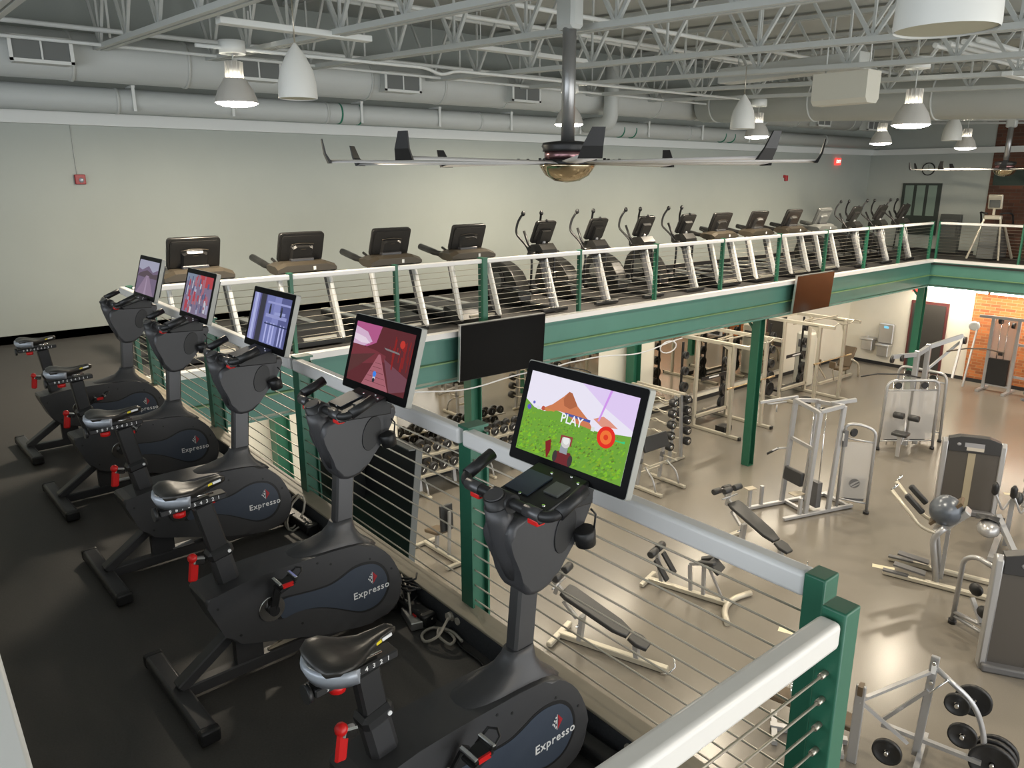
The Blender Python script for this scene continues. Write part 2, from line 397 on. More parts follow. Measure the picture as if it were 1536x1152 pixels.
def scr_mat(name, c, e=.85): return mat(name, tuple(x*.12 for x in c), .6, emit=c, estr=e, spec=.05)
def screen_content(k, M, parent, w, h):
    """flat printed shapes of the lit picture; u,v in 0..1"""
    E_ = {}
    mats = []; b = B()
    def poly(pts, col, lay):
        key = tuple(col)
        if key not in E_:
            E_[key] = len(mats); mats.append(scr_mat('screen_colour', col))
        vs = [b.bm.verts.new(M@Vector(((u-.5)*w, (v-.5)*h, .0006*lay))) for u, v in pts]
        f = b.bm.faces.new(vs); f.material_index = E_[key]
    def rect(u0, v0, u1, v1, c, l): poly([(u0, v0), (u1, v0), (u1, v1), (u0, v1)], c, l)
    def disc(u, v, r, c, l, n=20, asp=1.6): poly([(u+r*math.cos(2*PI*j/n), v+r*asp*math.sin(2*PI*j/n)) for j in range(n)], c, l)
    rnd = random.Random(k)
    if k == 4:
        rect(0, 0, 1, 1, (.80, .76, .88), 1)
        poly([(.5, 1), (.72, .8), (1, .62), (1, 1)], (.72, .58, .86), 1.2)
        poly([(0, .64), (.1, .56), (.2, .55), (.32, .6), (.5, .57), (.7, .50), (1, .56), (1, 0), (0, 0)], (.16, .36, .045), 2)
        poly([(.16, .56), (.27, .66), (.36, .79), (.40, .86), (.43, .85), (.5, .72), (.62, .60), (.68, .5), (.5, .52), (.42, .60), (.32, .60), (.24, .56)], (.60, .20, .09), 3)
        poly([(.36, .76), (.40, .86), (.43, .85), (.5, .72), (.44, .66), (.38, .68)], (.42, .13, .06), 3.4)
        poly([(.66, .63), (.74, .69), (.80, .66), (.88, .6), (.74, .57)], (.72, .30, .22), 2.6)
        for _ in range(620):
            u, v = rnd.random()*.96, rnd.random()*.5; s_ = .012+.035*(1-v*1.7)*rnd.random(); g = .55+1.1*rnd.random()
            poly([(u, v), (min(1, u+s_), v+s_*.5), (min(1, u+s_*.6), v+s_*1.3)], (round(.14*g, 1)+.02, round(.34*g, 1), .03), 2.5+.3*rnd.random())
        poly([(.755, 1), (.775, 1), (.715, .62), (.70, .62)], (.62, .30, .80), 4)
        disc(.80, .47, .078, (.75, .03, .02), 4); disc(.80, .47, .05, (.85, .18, .04), 4.4); disc(.80, .47, .02, (.7, .05, .02), 4.8)
        poly([(.88, .46), (.96, .46), (.96, .49), (.93, .475), (.88, .475)], (.05, .55, .2), 4)
        rect(.66, .49, .69, .54, (.7, .75, .72), 4); disc(.05, .55, .02, (.12, .1, .5), 4); disc(.09, .62, .012, (.15, .15, .55), 4); disc(.14, .57, .014, (.7, .75, .75), 4)
        disc(.19, .58, .018, (.5, .1, .06), 4); rect(.20, .575, .3, .59, (.6, .25, .06), 4)
        rect(.40, .575, .64, .605, (.08, .10, .35), 3.8)
        poly([(.28, .20), (.33, .25), (.345, .12), (.325, .02), (.315, .02)], (.22, .02, .02), 5)
        poly([(.38, .10), (.41, .14), (.53, .16), (.55, .10), (.545, 0), (.39, 0)], (.16, .025, .03), 5)
        for uu in (.395, .54): disc(uu, .07, .022, (.05, .04, .04), 5.3, 14, 3.2)
        rect(.43, .13, .5, .24, (.30, .32, .36), 5.5); disc(.47, .27, .045, (.62, .60, .58), 5.8); disc(.47, .29, .03, (.8, .8, .78), 6.1)
        poly([(.415, .24), (.43, .24), (.43, .32), (.51, .33), (.51, .24), (.525, .24), (.525, .35), (.415, .34)], (.28, .05, .05), 6.3)
        tb = text_bm('PLAY', .155*h, M@Matrix.Translation((-.02*w, .035*h, .0045)), .0001)
        me = bpy.data.meshes.new('t'); tb.bm.to_mesh(me); tb.bm.free(); n0 = len(b.bm.faces); b.bm.from_mesh(me); b.bm.faces.ensure_lookup_table()
        mats.append(scr_mat('screen_letters', (.85, .87, .9)))
        for f in b.bm.faces[n0:]: f.material_index = len(mats)-1
    elif k == 3:
        rect(0, 0, 1, 1, (.11, .025, .03), 1)
        poly([(0, 1), (.45, 1), (.40, .72), (.25, .62), (0, .64)], (.42, .10, .24), 2)
        poly([(0, .92), (.22, .86), (.33, .72), (.2, .62), (0, .62)], (.62, .42, .58), 2.4)
        poly([(0, .80), (.2, .76), (.3, .68), (.14, .66), (0, .70)], (.75, .62, .72), 2.8)
        poly([(0, .62), (.4, .60), (.6, .55), (.6, .45), (0, .25)], (.17, .035, .045), 2.2)
        poly([(.48, .55), (.51, .55), (.74, 0), (.28, 0)], (.36, .12, .15), 3)
        for v in (.08, .17, .25, .33, .4): rect(.5-.21*(1-v*1.9)-.0, v, .5+.22*(1-v*1.9), v+.008, (.16, .05, .06), 3.3)
        poly([(0, .42), (.42, .55), (.2, .3), (0, .1)], (.10, .035, .035), 2.7)
        poly([(.58, .5), (1, .3), (1, .1), (.78, 0), (.76, 0)], (.16, .06, .08), 2.7)
        for i in range(18): u = .6+.4*rnd.random(); rect(u, .35+.4*rnd.random(), u+.015, .6+.3*rnd.random(), (.16+.12*rnd.random(), .02, .02), 2.9)
        disc(.83, .80, .04, (.5, .04, .03), 3.2); poly([(.55, .68), (.8, .66), (.82, .63), (.58, .65)], (.2, .18, .18), 3.2)
        disc(.475, .22, .03, (.05, .22, .75), 4); disc(.475, .12, .022, (.03, .03, .04), 4.2); rect(.455, .14, .495, .21, (.55, .6, .7), 3.9)
    elif k == 2:
        rect(0, 0, 1, 1, (.10, .10, .24), 1)
        for i, (u0, u1, c) in enumerate([(0, .16, (.25, .26, .52)), (.05, .11, (.42, .45, .72)), (.2, .34, (.045, .045, .06)), (.36, .58, (.17, .19, .42)), (.58, .75, (.22, .24, .5)), (.75, 1, (.10, .11, .26))]): rect(u0, 0, u1, 1, c, 1.5+i*.1)
        rect(.40, .55, .95, .62, (.28, .30, .56), 3); rect(.40, .84, 1, .88, (.3, .32, .6), 3)
        for u in (.45, .56, .64, .82, .9): rect(u, .02, u+.035, .45, (.42, .44, .75), 3.3)
        for u, v in ((.47, .62), (.77, .60)): rect(u, v, u+.045, v+.16, (.03, .035, .05), 3.6); disc(u+.022, v+.18, .02, (.05, .05, .08), 3.8)
        rect(.4, .40, 1, .43, (.04, .05, .12), 3.7); poly([(.62, .62), (.9, .64), (.9, .7), (.62, .68)], (.3, .33, .6), 3.5)
    elif k == 1:
        rect(0, 0, 1, 1, (.20, .16, .24), 1)
        rect(.5, .72, 1, 1, (.42, .06, .07), 1.5); rect(0, .8, .45, 1, (.20, .24, .32), 1.5)
        for i in range(60):
            u, v = rnd.random()*.94, rnd.random()*.8; c = rnd.choice([(.40, .06, .08), (.32, .32, .45), (.50, .50, .55), (.10, .11, .20), (.36, .14, .18)])
            rect(u, v, min(1, u+.03+.05*rnd.random()), min(1, v+.1+.15*rnd.random()), c, 2+i*.03)
    else:
        rect(0, 0, 1, 1, (.17, .13, .20), 1); poly([(0, .75), (.2, .7), (.5, .85), (.75, .68), (1, .78), (1, 1), (0, 1)], (.34, .34, .44), 2)
        poly([(.1, .6), (.45, .72), (.8, .62), (1, .66), (1, .5), (0, .5)], (.10, .075, .09), 2.4)
        poly([(.45, .56), (.6, .56), (.95, 0), (.05, 0)], (.26, .19, .27), 3); poly([(.5, .56), (.53, .56), (.56, 0), (.46, 0)], (.34, .26, .36), 3.3)
    o = b.go('screen_picture', mats, parent); return o

def make_bike(k):
    seatdz = {4: 0, 3: .075, 2: .07, 1: .06, 0: .05}[k]; seatdx = {4: 0, 3: -.03, 2: -.02, 1: 0, 0: 0}[k]
    lab = {0: 'exercise bike farthest from the camera, dusky road on its screen', 1: 'exercise bike second from the wall, red and grey picture on its screen', 2: 'middle exercise bike of the row, blue picture on its screen',
           3: 'exercise bike with a red canyon road on its screen', 4: 'nearest exercise bike, green hill and PLAY on its screen'}[k]
    t = thing('exercise_bike', lab, 'exercise bike', (XC, -2.137-1.399*k, 0), TH, 'exercise bikes along the railing')
    sfx = 0
    # frame
    f = B(); f.bar((-.84, 0, .05), (.33, 0, .05), .06, .06, bev=.006).bar((-.865, 0, .075), (-.58, 0, .27), .07, .05, bev=.006).prism([(-.60, .06), (-.60, .28), (-.47, .28), (-.47, .06)], 'xz', -.022, .022)
    f.go('frame', CHAR, t)
    f = B(); f.bar((-.575, 0, .42), (-.625, 0, .665), .07, .10, bev=.018, upv=(1, 0, 0)); f.go('seat_tube', CHAR, t)
    for x, l, n in ((-.865, .70, 1), (.33, .50, 0)):
        fo = B().box((x, 0, .045), (.085, l, .06), bev=.016, seg=2).go('foot', BLACK if not n else CHAR, t)
        for s in (-1, 1):
            B().box((x, s*(l/2+.005), .043), (.088, .045, .068), bev=.012, seg=2).go('foot_cap', BLACK, fo)
            if not n: B().cyl((x-.0, s*(l/2-.01), .035), (x, s*(l/2+.03), .035), .035, 14).go('transport_wheel', BLACK, fo)
    # shroud with logo panels
    SP = smooth_poly(SHP, 3); PP = smooth_poly(PAN, 3)
    sh = B().prism(SP, 'xz', -.105, .105, bev=.03, seg=3).go('shroud', SHROUD, t)
    rim = [(x*1.06+.004, (z-.28)*1.10+.28) for x, z in PP]
    B().prism(rim, 'xz', -.1065, .1065).go('panel_groove', BLACK, sh)
    B().prism(PP, 'xz', -.1085, .1085).go('logo_panel', NAVY, sh)
    for s in (-1, 1):
        b = B()
        M = frame_m((.075, s*.1088, .245), (-s, 0, 0), (0, 0, 1))
        b.add(text_bm('Expresso', .052, frame_m((.088, s*.109, .243), (-s, 0, 0), (0, 0, 1)), .0006, 1.12))
        b.go('lettering', WHITE, sh)
    lg = B()
    for s in (-1, 1):
        y0, y1 = s*.1088, s*.1098
        def q(pts, mi): lg.m(mi).prism(pts, 'xz', min(y0, y1), max(y0, y1))
        cx, cz = .098*1.0, .312; a = .034
        # checkered left half of a diamond, red right half
        for i in range(4):
            for j in range(3-i if i < 3 else 1):
                if (i+j) % 2 and i: continue
                px = cx-.003-.009*(j+ .5)-(.0); pz = cz+(i-1.5)*.0135+(.0)
                if abs(pz-cz)+(cx-px) < a: q([(px-.0042, pz), (px, pz+.0062), (px+.0042, pz), (px, pz-.0062)], 0)
        q([(cx-.003, cz-a), (cx-.001, cz-a), (cx-.001, cz+a), (cx-.003, cz+a)], 0)
        for pz in (-.022, -.011, 0, .011, .022):
            w_ = (a-abs(pz))*.75; n_ = max(1, int(w_/.008))
            for j in range(n_):
                px = cx-.005-.008*j-.003
                if (j+int(round(pz/.011))) % 2 == 0: q([(px-.004, cz+pz), (px, cz+pz+.0055), (px+.004, cz+pz), (px, cz+pz-.0055)], 0)
        q([(cx+.002, cz-a*.95), (cx+.027, cz), (cx+.002, cz+a*.95), (cx+.002, cz+a*.5), (cx+.014, cz), (cx+.002, cz-a*.5)], 1)
        q([(cx+.004, cz-.012), (cx+.012, cz), (cx+.004, cz+.012)], 1)
    lg.go('logo', [WHITE, REDP], sh)
    sc = B()
    for x, z in [(-.69, .45), (-.60, .28), (-.13, .47), (.09, .42), (.215, .32), (-.30, .215), (-.2, .50)]:
        for s in (-1, 1): sc.cyl((x, s*.10, z), (x, s*.107, z), .006, 8)
    sc.go('screw', BLACK, sh)
    # crank
    ck = B().cyl((-.445, -.112, .355), (-.445, .112, .355), .062, 24).go('crank_disc', CHROME, t)
    ang = {4: 1.0, 3: 1.35, 2: .3, 1: 1.2, 0: .5}[k]
    for s in (-1, 1):
        a = ang if s < 0 else ang+PI; e = (-.445+.155*math.cos(a), s*.155, .355+.155*math.sin(a))
        B().bar((-.445, s*.125, .355), (e[0], s*.14, e[2]), .022, .035, bev=.004).cyl((-.445, s*.10, .355), (-.445, s*.14, .355), .025, 14).go('crank_arm', BLACK, t)
        pd = B().box((e[0], s*.195, e[2]), (.085, .075, .018), rot=(0, -.35, 0), bev=.004).m(1).box((e[0]-.035, s*.195, e[2]+.02), (.016, .085, .022), rot=(0, -.35, 0), bev=.003).box((e[0]+.04, s*.195, e[2]+.03), (.016, .08, .02), bev=.003)
        pd.m(2).box((e[0], s*.23, e[2]+.012), (.05, .008, .02)).m(0).tube([(e[0]+.02, s*.16, e[2]+.01), (e[0]+.07, s*.165, e[2]+.05), (e[0]+.085, s*.195, e[2]+.055), (e[0]+.07, s*.225, e[2]+.05), (e[0]+.02, s*.23, e[2]+.01)], .005, 6)
        pd.go('pedal', [BLACK, CHROME, RED], t)
    # front post cone, post, head
    def ring(cx, cz, hx, hy, n=20, tilt=0):
        r = []
        for j in range(n):
            a = 2*PI*j/n; c, s_ = math.cos(a), math.sin(a); e = .6
            x = hx*math.copysign(abs(c)**e, c); y = hy*math.copysign(abs(s_)**e, s_); r.append((cx+x, y, cz+x*tilt))
        return r
    B().loft([ring(-.085, .49, .26, .088, tilt=-.12), ring(-.075, .515, .215, .086, tilt=-.12), ring(-.05, .545, .14, .075, tilt=-.1), ring(-.025, .58, .085, .055), ring(-.008, .615, .064, .042), ring(-.004, .64, .058, .036)]).go('post_shroud', SHROUD, t)
    B().bar((-.004, 0, .56), (.03, 0, .92), .062, .098, bev=.01, upv=(1, 0, 0)).go('post', POSTG, t)
    hd = B().prism(smooth_poly([(-.022, .875), (.085, .875), (.155, .95), (.235, 1.04), (.29, 1.13), (.30, 1.19), (.18, 1.195), (.06, 1.17), (-.055, 1.18), (-.10, 1.15), (-.10, 1.08), (-.06, .98)], 3), 'xz', -.075, .075, bev=.025, seg=3)
    hd.go('head', SHROUD, t)
    hs = B().tube([(-.005, 0, .94), (-.045, 0, 1.04), (-.09, 0, 1.17), (-.105, 0, 1.225)], [.05, .056, .05, .046], 16).m(1).tube([(-.086, 0, 1.16), (-.115, 0, 1.262)], .041, 16).m(0).cyl((-.114, 0, 1.258), (-.118, 0, 1.268), .034, 16)
    hs.go('steering_column', [SHROUD, BLACK], t)
    for s in (-1, 1):
        ov = [(.155+.052*math.cos(2*PI*j/20)+.02*math.sin(2*PI*j/20), 1.075+.085*math.sin(2*PI*j/20)) for j in range(20)]
        B().prism(ov, 'xz', s*.074 if s > 0 else -.080, .080 if s > 0 else s*.074, bev=.002).go('recess_shade_plate', BLACK, t)  # raised black oval carries the shade of a recess
    B().lathe([(.038, -.03), (.042, .03), (.036, .035)], (.235, -.10, 1.03), (-.2, 0, 1), 16).tube([(.255, -.125, 1.06), (.262, -.125, 1.12), (.25, -.11, 1.14)], .004, 6).go('bottle_holder', BLACK, t)
    hb = rp([(.075, .235, 1.30), (-.075, .235, 1.238), (-.075, -.235, 1.238), (.075, -.235, 1.30)], .06, 6)
    hb0 = B().tube(hb, .0195, 12).go('handlebar', BLACK, t)
    for s in (-1, 1):
        B().cyl((-.075, s*.19, 1.238), (-.075, s*.115, 1.238), .0225, 14).go('pulse_grip', POSTG, hb0, label='grey pulse sensor sleeve')
        B().tube([(-.045, s*.235, 1.25), (.078, s*.235, 1.301)], .0235, 12).go('hand_grip', BLACK, hb0)
        B().box((-.062, s*.15, 1.205), (.038, .05, .022), bev=.005, seg=2).go('shift_button', RED, hb0)
        B().box((-.055, s*.15, 1.213), (.05, .06, .03), bev=.008).go('shift_housing', BLACK, hb0)
    B().cyl((-.075, -.05, 1.235), (-.075, .05, 1.235), .034, 14).go('handlebar_clamp', BLACK, t)
    cs = B().prism([(.0, 1.185), (-.01, 1.205), (.215, 1.262), (.245, 1.235), (.24, 1.17)], 'xz', -.13, .13, bev=.006).go('console_tray', BLACK, t)
    B().box((.095, .055, 1.236), (.13, .12, .006), rot=(0, -.25, 0)).go('tray_inset', NAVY, cs)
    B().box((.115, -.07, 1.240), (.07, .07, .01), rot=(0, -.25, 0), bev=.002).go('speaker_grille', GREYC, cs)
    sc = B()
    for x, y in ((.02, -.1), (.18, -.11), (.18, .02), (.03, .03), (.2, -.06)): sc.cyl((x, y, 1.205+x*.25), (x, y, 1.216+x*.25), .006, 8)
    sc.go('screw', CHROME, cs)
    # monitor
    T, Bt = Vector((.325, 0, 1.612)), Vector((.213, 0, 1.242)); u = (T-Bt); hh = u.length; u.normalize(); n = Vector((-u.z, 0, u.x)); c = (T+Bt)/2
    M = frame_m(c, (0, -1, 0), u)
    mo = B()
    def rbox(w_, h_, z0, z1, r=.012):
        P = rp([(-w_/2, -h_/2, 0), (w_/2, -h_/2, 0), (w_/2, h_/2, 0), (-w_/2, h_/2, 0)], r, 3, True)
        return [[(M@Vector((p.x, p.y, z0))) for p in P], [(M@Vector((p.x, p.y, z1))) for p in P]]
    mo = B().loft(rbox(.588, hh, -.004, .0), smooth=False).go('monitor_glass', GLASSB, t)
    B().loft(rbox(.594, hh+.006, -.034, -.003), smooth=False).m(1).loft(rbox(.50, hh*.75, -.06, -.033), smooth=False).go('monitor_case', [CASE, BLACK], t)
    screen_content(k, M@Matrix.Translation((0, .003, .0004)), mo, .53, hh*.80)
    B().bar((.22, -.11, 1.205), (.285, -.11, 1.33), .03, .04).bar((.22, .11, 1.205), (.285, .11, 1.33), .03, .04).box((.27, 0, 1.27), (.03, .25, .10), rot=(0, -.3, 0)).go('monitor_bracket', BLACK, t)
    # seat assembly
    z0, x0 = .845+seatdz, -.68+seatdx
    B().bar((-.618, 0, .66), (x0+.035, 0, z0), .052, .085, bev=.008, upv=(1, 0, 0)).go('seat_post', BLACK, t)
    B().bar((-.615, 0, .645), (-.628, 0, .70), .085, .115, bev=.015, upv=(1, 0, 0)).m(1).cyl((-.59, -.04, .68), (-.59, -.047, .68), .008, 8).go('seat_collar', [BLACK, WHITE], t)
    lv = B().bar((-.69, -.01, .655), (-.74, -.01, .668), .03, .035, bev=.006).m(1).bar((-.735, -.01, .675), (-.752, -.01, .57), .016, .042, bev=.008).ball((-.742, -.01, .682), .022, 10).go('height_lever', [CHROME, RED], t)
    rl = B().bar((x0-.145, 0, z0+.01), (x0+.14, 0, z0+.02), .062, .028, bev=.004).m(1).cyl((x0-.15, 0, z0+.005), (x0-.165, 0, z0+.005), .03, 12).go('seat_rail', [BLACK, BLACK], t)
    b = B()
    for s in (-1,):
        for i, ch in enumerate('987654321'): b.add(text_bm(ch, .022, frame_m((x0-.105+i*.026, s*.0315, z0+.012+i*.0009), (1, 0, .03), (0, 0, 1)), .0004))
    b.go('scale_numbers', WHITE, rl)
    B().cyl((x0-.06, 0, z0-.005), (x0-.06, 0, z0-.03), .026, 14).go('slide_knob', RED, t)
    sx, sz = x0-.005, z0+.055
    B().box((sx-.02, 0, z0+.035), (.09, .045, .035), bev=.004).m(1).tube([(sx-.10, -.03, sz), (sx+.09, -.02, sz-.01)], .005, 6).tube([(sx-.10, .03, sz), (sx+.09, .02, sz-.01)], .005, 6).go('saddle_clamp', [BLACK, CHROME], t)
    rings = []
    for x, hw, zt, th in [(-.135, .055, .035, .02), (-.125, .085, .045, .04), (-.095, .108, .052, .05), (-.055, .108, .048, .055), (-.01, .078, .036, .05), (.04, .046, .036, .045), (.09, .030, .044, .04), (.13, .024, .048, .034), (.15, .012, .042, .02)]:
        r = []
        for j in range(16):
            a = 2*PI*j/16; cy, cz = math.cos(a), math.sin(a)
            dip = -.012*(1-abs(cy)) if cz > 0 else 0
            r.append((sx+x, hw*cy, sz+zt+(dip if cz > 0 else 0)+(cz*.012 if cz > 0 else cz*th)))
        rings.append(r)
    sd = B().loft(rings).go('saddle', SADDLE, t)
    # silver rear bumper
    rr = []
    for i in range(13):
        a = -1.35+2.7*i/12; px, py = sx-.02-.128*math.cos(a), .118*math.sin(a); e = .6+.4*math.cos(a)
        rr.append([(px-.004, py, sz+.040), (px-.008*math.cos(a), py*1.03, sz+.02), (px+.008, py*.98, sz+.012-.030*e), (px+.014, py*.94, sz+.036)])
    B().loft(rr).go('saddle_bumper', SILV, sd, label='silver bumper round the back of the saddle')
    b = B().bar((sx+.065, -.036, sz+.034), (sx+.085, -.033, sz+.037), .003, .010).m(1).bar((sx+.088, -.0325, sz+.037), (sx+.125, -.0285, sz+.041), .003, .010); b.go('saddle_badge', [YEL, WHITE], sd)
    if k == 3:
        B().prism([(-.44, .062), (-.25, .062), (-.06, .125), (-.13, .135), (-.30, .118), (-.44, .085)], 'xz', -.008, .008).go('lower_guard', CURBT, t, label='bare tan guard plate under the shroud')
    else:
        B().box((-.42, 0, .088), (.13, .05, .008)).go('rating_plate', ALU, t)
    return t
BK = [make_bike(k) for k in range(5)]
def to_bike(o, k):
    o.parent = BK[k]; o.matrix_parent_inverse = (Matrix.Translation(BK[k].location)@Matrix.Rotation(TH, 4, 'Z')).inverted(); return o

# cords and power strip behind the fourth bike
ps = thing('power_strip', 'grey power strip on the floor behind the red-screen bike', 'power strip', (-.25, -6.5, .002), -.25)
B().box((0, 0, .028), (.09, .18, .045), bev=.004).go('body', ALU, ps); B().box((0, -.02, .053), (.02, .03, .01)).go('switch', RED, ps)
b = B().tube([(-.27, -6.5, .05), (-.22, -6.40, .12), (-.20, -6.30, .18), (-.24, -6.35, .08), (-.2, -6.6, .05)], .006, 6); tag(b.go('white_cord', CORDW), 'white cord looping up from the power strip', 'cord')
pts = [(-.14, -6.69, .09), (-.19, -6.72, .09), (-.27, -6.76, .05), (-.33, -6.72, .02), (-.30, -6.64, .02), (-.22, -6.62, .02), (-.17, -6.70, .02), (-.19, -6.80, .02), (-.24, -6.82, .02), (-.25, -6.72, .03), (-.20, -6.66, .03), (-.165, -6.74, .03), (-.18, -6.84, .03)]
b = B().tube(rp(pts, .05, 3), .008, 6).cyl((-.138, -6.69, .09), (-.165, -6.69, .09), .022, 10); tag(b.go('beige_cord', CORDW), 'coiled beige cord plugged into the curb outlet', 'cord')
b = B().tube(rp([(-.2, -6.35, .10), (-.16, -6.45, .14), (-.2, -6.55, .05), (-.15, -6.7, .02), (-.2, -6.85, .01), (-.19, -7.0, .01), (-.24, -7.2, .01), (-.28, -7.45, .01)][3:], .05, 3), .007, 6); to_bike(b.go('power_cord', BLACK), 4)
b = B()
for i in range(7): b.tube([(-.2+.05*math.cos(a*.9+i), -6.35+.07*math.sin(a*.9+i*2), .02+.02*i+.01*a) for a in range(8)], .006, 5)
to_bike(b.go('power_cord', BLACK), 3)
b = B().tube(rp([(-.28, -8.05, .18), (-.22, -8.1, .06), (-.25, -8.25, .02), (-.2, -8.4, .02)], .04, 3), .007, 6).tube(rp([(-.26, -8.0, .02), (-.2, -8.15, .05), (-.3, -8.35, .02)], .04, 3), .006, 6); to_bike(b.go('power_cord', BLACK), 4)
b = B().tube([(-.24+.07*math.cos(a*.6), -4.95+.05*math.sin(a*.6)-.004*a, .10+.10*math.sin(a*.6+1)) for a in range(20)], .008, 6); to_bike(b.go('power_cord', CORDW), 2)['label'] = 'looped pale cord'
for y, n, lab in ((-6.70, 2, 'pair of round outlets in the curb beside the beige plug'), (-7.93, 2, 'pair of round outlets in the curb by the nearest bike'), (-5.3, 2, 'pair of round outlets in the curb near the third bike')):
    t = thing('curb_outlet', lab, 'outlet', (-.142, y, .085))
    for i in range(n): B().cyl((.004, -.05*i, 0), (-.006, -.05*i, 0), .02, 16).go('outlet_face', CORDW, t)
# ------------------------------------------------------------------ treadmills (user side faces +y, front towards the railing at -y)
def make_treadmill(lab, grey=False):
    t = thing('treadmill', lab, 'treadmill', (0, 0, 0), 0, 'treadmills on the far balcony')
    C1 = GREYC if grey else CONSB; C2 = GREYC if grey else CONSF
    B().box((0, 1.35, .13), (.86, 1.55, .09), bev=.01).go('deck', BLACK, t)
    B().box((0, 1.38, .178), (.56, 1.5, .012)).go('running_belt', mat('running_belt', (.03, .03, .032), .6), t)
    for s in (-1, 1): B().box((s*.36, 1.36, .19), (.13, 1.52, .03), bev=.006).go('side_rail', ALU, t)
    B().loft([[(-.42, .12, .03), (.42, .12, .03), (.42, .12, .10), (-.42, .12, .10)], [(-.43, .3, .03), (.43, .3, .03), (.41, .3, .22), (-.41, .3, .22)], [(-.42, .62, .03), (.42, .62, .03), (.38, .62, .27), (-.38, .62, .27)], [(-.4, .75, .05), (.4, .75, .05), (.3, .75, .19), (-.3, .75, .19)]], smooth=False).m(1).box((.05, .16, .12), (.5, .05, .05)).go('motor_hood', [BLACK, CREAMF], t)
    for s in (-1, 1):
        B().bar((s*.39, .12, .08), (s*.37, .46, 1.10), .055, .10, bev=.015).m(1).bar((s*.375, .17, .08), (s*.355, .51, 1.10), .03, .12).go('upright', [mat('white_silver_upright', (.72, .72, .71), .3, metal=.2), GUARD], t)
        hp = rp([(s*.37, .42, 1.12), (s*.39, .75, 1.12), (s*.39, 1.28, 1.20)], .1, 3)
        B().tube(hp, [.036]*2+[.045]*(len(hp)-4)+[.052]*2, 10).tube([(s*.30, .5, 1.12), (s*.33, .72, 1.22)], .02, 8).go('handrail', C1, t)
    P = [(-.46, .26, 1.02), (.46, .26, 1.02)]
    B().loft([[(-.44, y, z0), (.44, y, z0), (.44, y, z1), (.30, y, z1+.05), (-.30, y, z1+.05), (-.44, y, z1)] for y, z0, z1 in ((.28, 1.06, 1.10), (.36, 1.03, 1.14), (.55, 1.04, 1.15), (.66, 1.08, 1.14))], smooth=False).m(1).box((.10, .275, 1.10), (.035, .01, .05)).go('dashboard', [C2, WHITE], t)
    # console leaning back
    M = frame_m((0, .50, 1.395), (1, 0, 0), (0, -.38, 1))
    def rb(w, h, z0, z1, r=.05):
        Q = rp([(-w/2, -h/2, 0), (w/2, -h/2, 0), (w/2, h/2, 0), (-w/2, h/2, 0)], r, 3, True); return [[M@Vector((p.x, p.y, z0)) for p in Q], [M@Vector((p.x, p.y, z1)) for p in Q]]
    co = B().loft(rb(.66, .43, .0, .05)).go('console', C1, t)
    B().loft(rb(.60, .37, -.004, .01), smooth=False).go('touch_screen', GLASSB, co)
    b = B().loft(rb(.60, .36, .05, .062), smooth=False).m(1).loft(rb(.56, .05, .060, .066, .02), smooth=False) if False else B().loft(rb(.60, .36, .05, .062), smooth=False)
    M2 = M@Matrix.Translation((0, .165, 0)); b.m(1)
    b.add(B().box((0, 0, .064), (.56, .035, .012)), M2); b.go('console_back', [C1, GREYC], co)
    B().loft([[M@Vector((x, y, .06)) for x, y in ((-.17, -.22), (.17, -.22), (.17, .03), (.11, .06), (-.11, .06), (-.17, .03))], [M@Vector((x, y, .11)) for x, y in ((-.15, -.22), (.15, -.22), (.14, .0), (.09, .03), (-.09, .03), (-.14, .0))]], smooth=False).go('mount_housing', C1, co)
    B().tube([M@Vector((-.17+.34*i/8, .055+.02*math.sin(PI*i/8), .075)) for i in range(9)], .006, 6).m(1).add(B().box((0, .0, .116), (.07, .008, .004)), M).go('trim_arc', [C2, WHITE], co)
    B().box((0, .47, 1.16), (.34, .10, .14), bev=.01).go('console_neck', CHAR, t)
    return t
TX = [(.98, 'treadmill nearest the left end of the far balcony'), (2.44, 'treadmill second from the left end, behind the railing'), (3.88, 'treadmill third from the left end, behind the railing'), (5.33, 'treadmill fourth from the left end, beside the first elliptical'),
      (12.2, 'treadmill just right of the first four ellipticals'), (13.62, 'treadmill second right of the first four ellipticals'), (15.08, 'treadmill third right of the first four ellipticals')]
tm = make_treadmill(TX[0][1]); tm.location = (TX[0][0], .12, 0)
for x, l in TX[1:]: dup(tm, (x, .12, 0), 0, l)
g = make_treadmill('grey-consoled treadmill next to the farther ellipticals', True); g.location = (16.5, .12, 0)

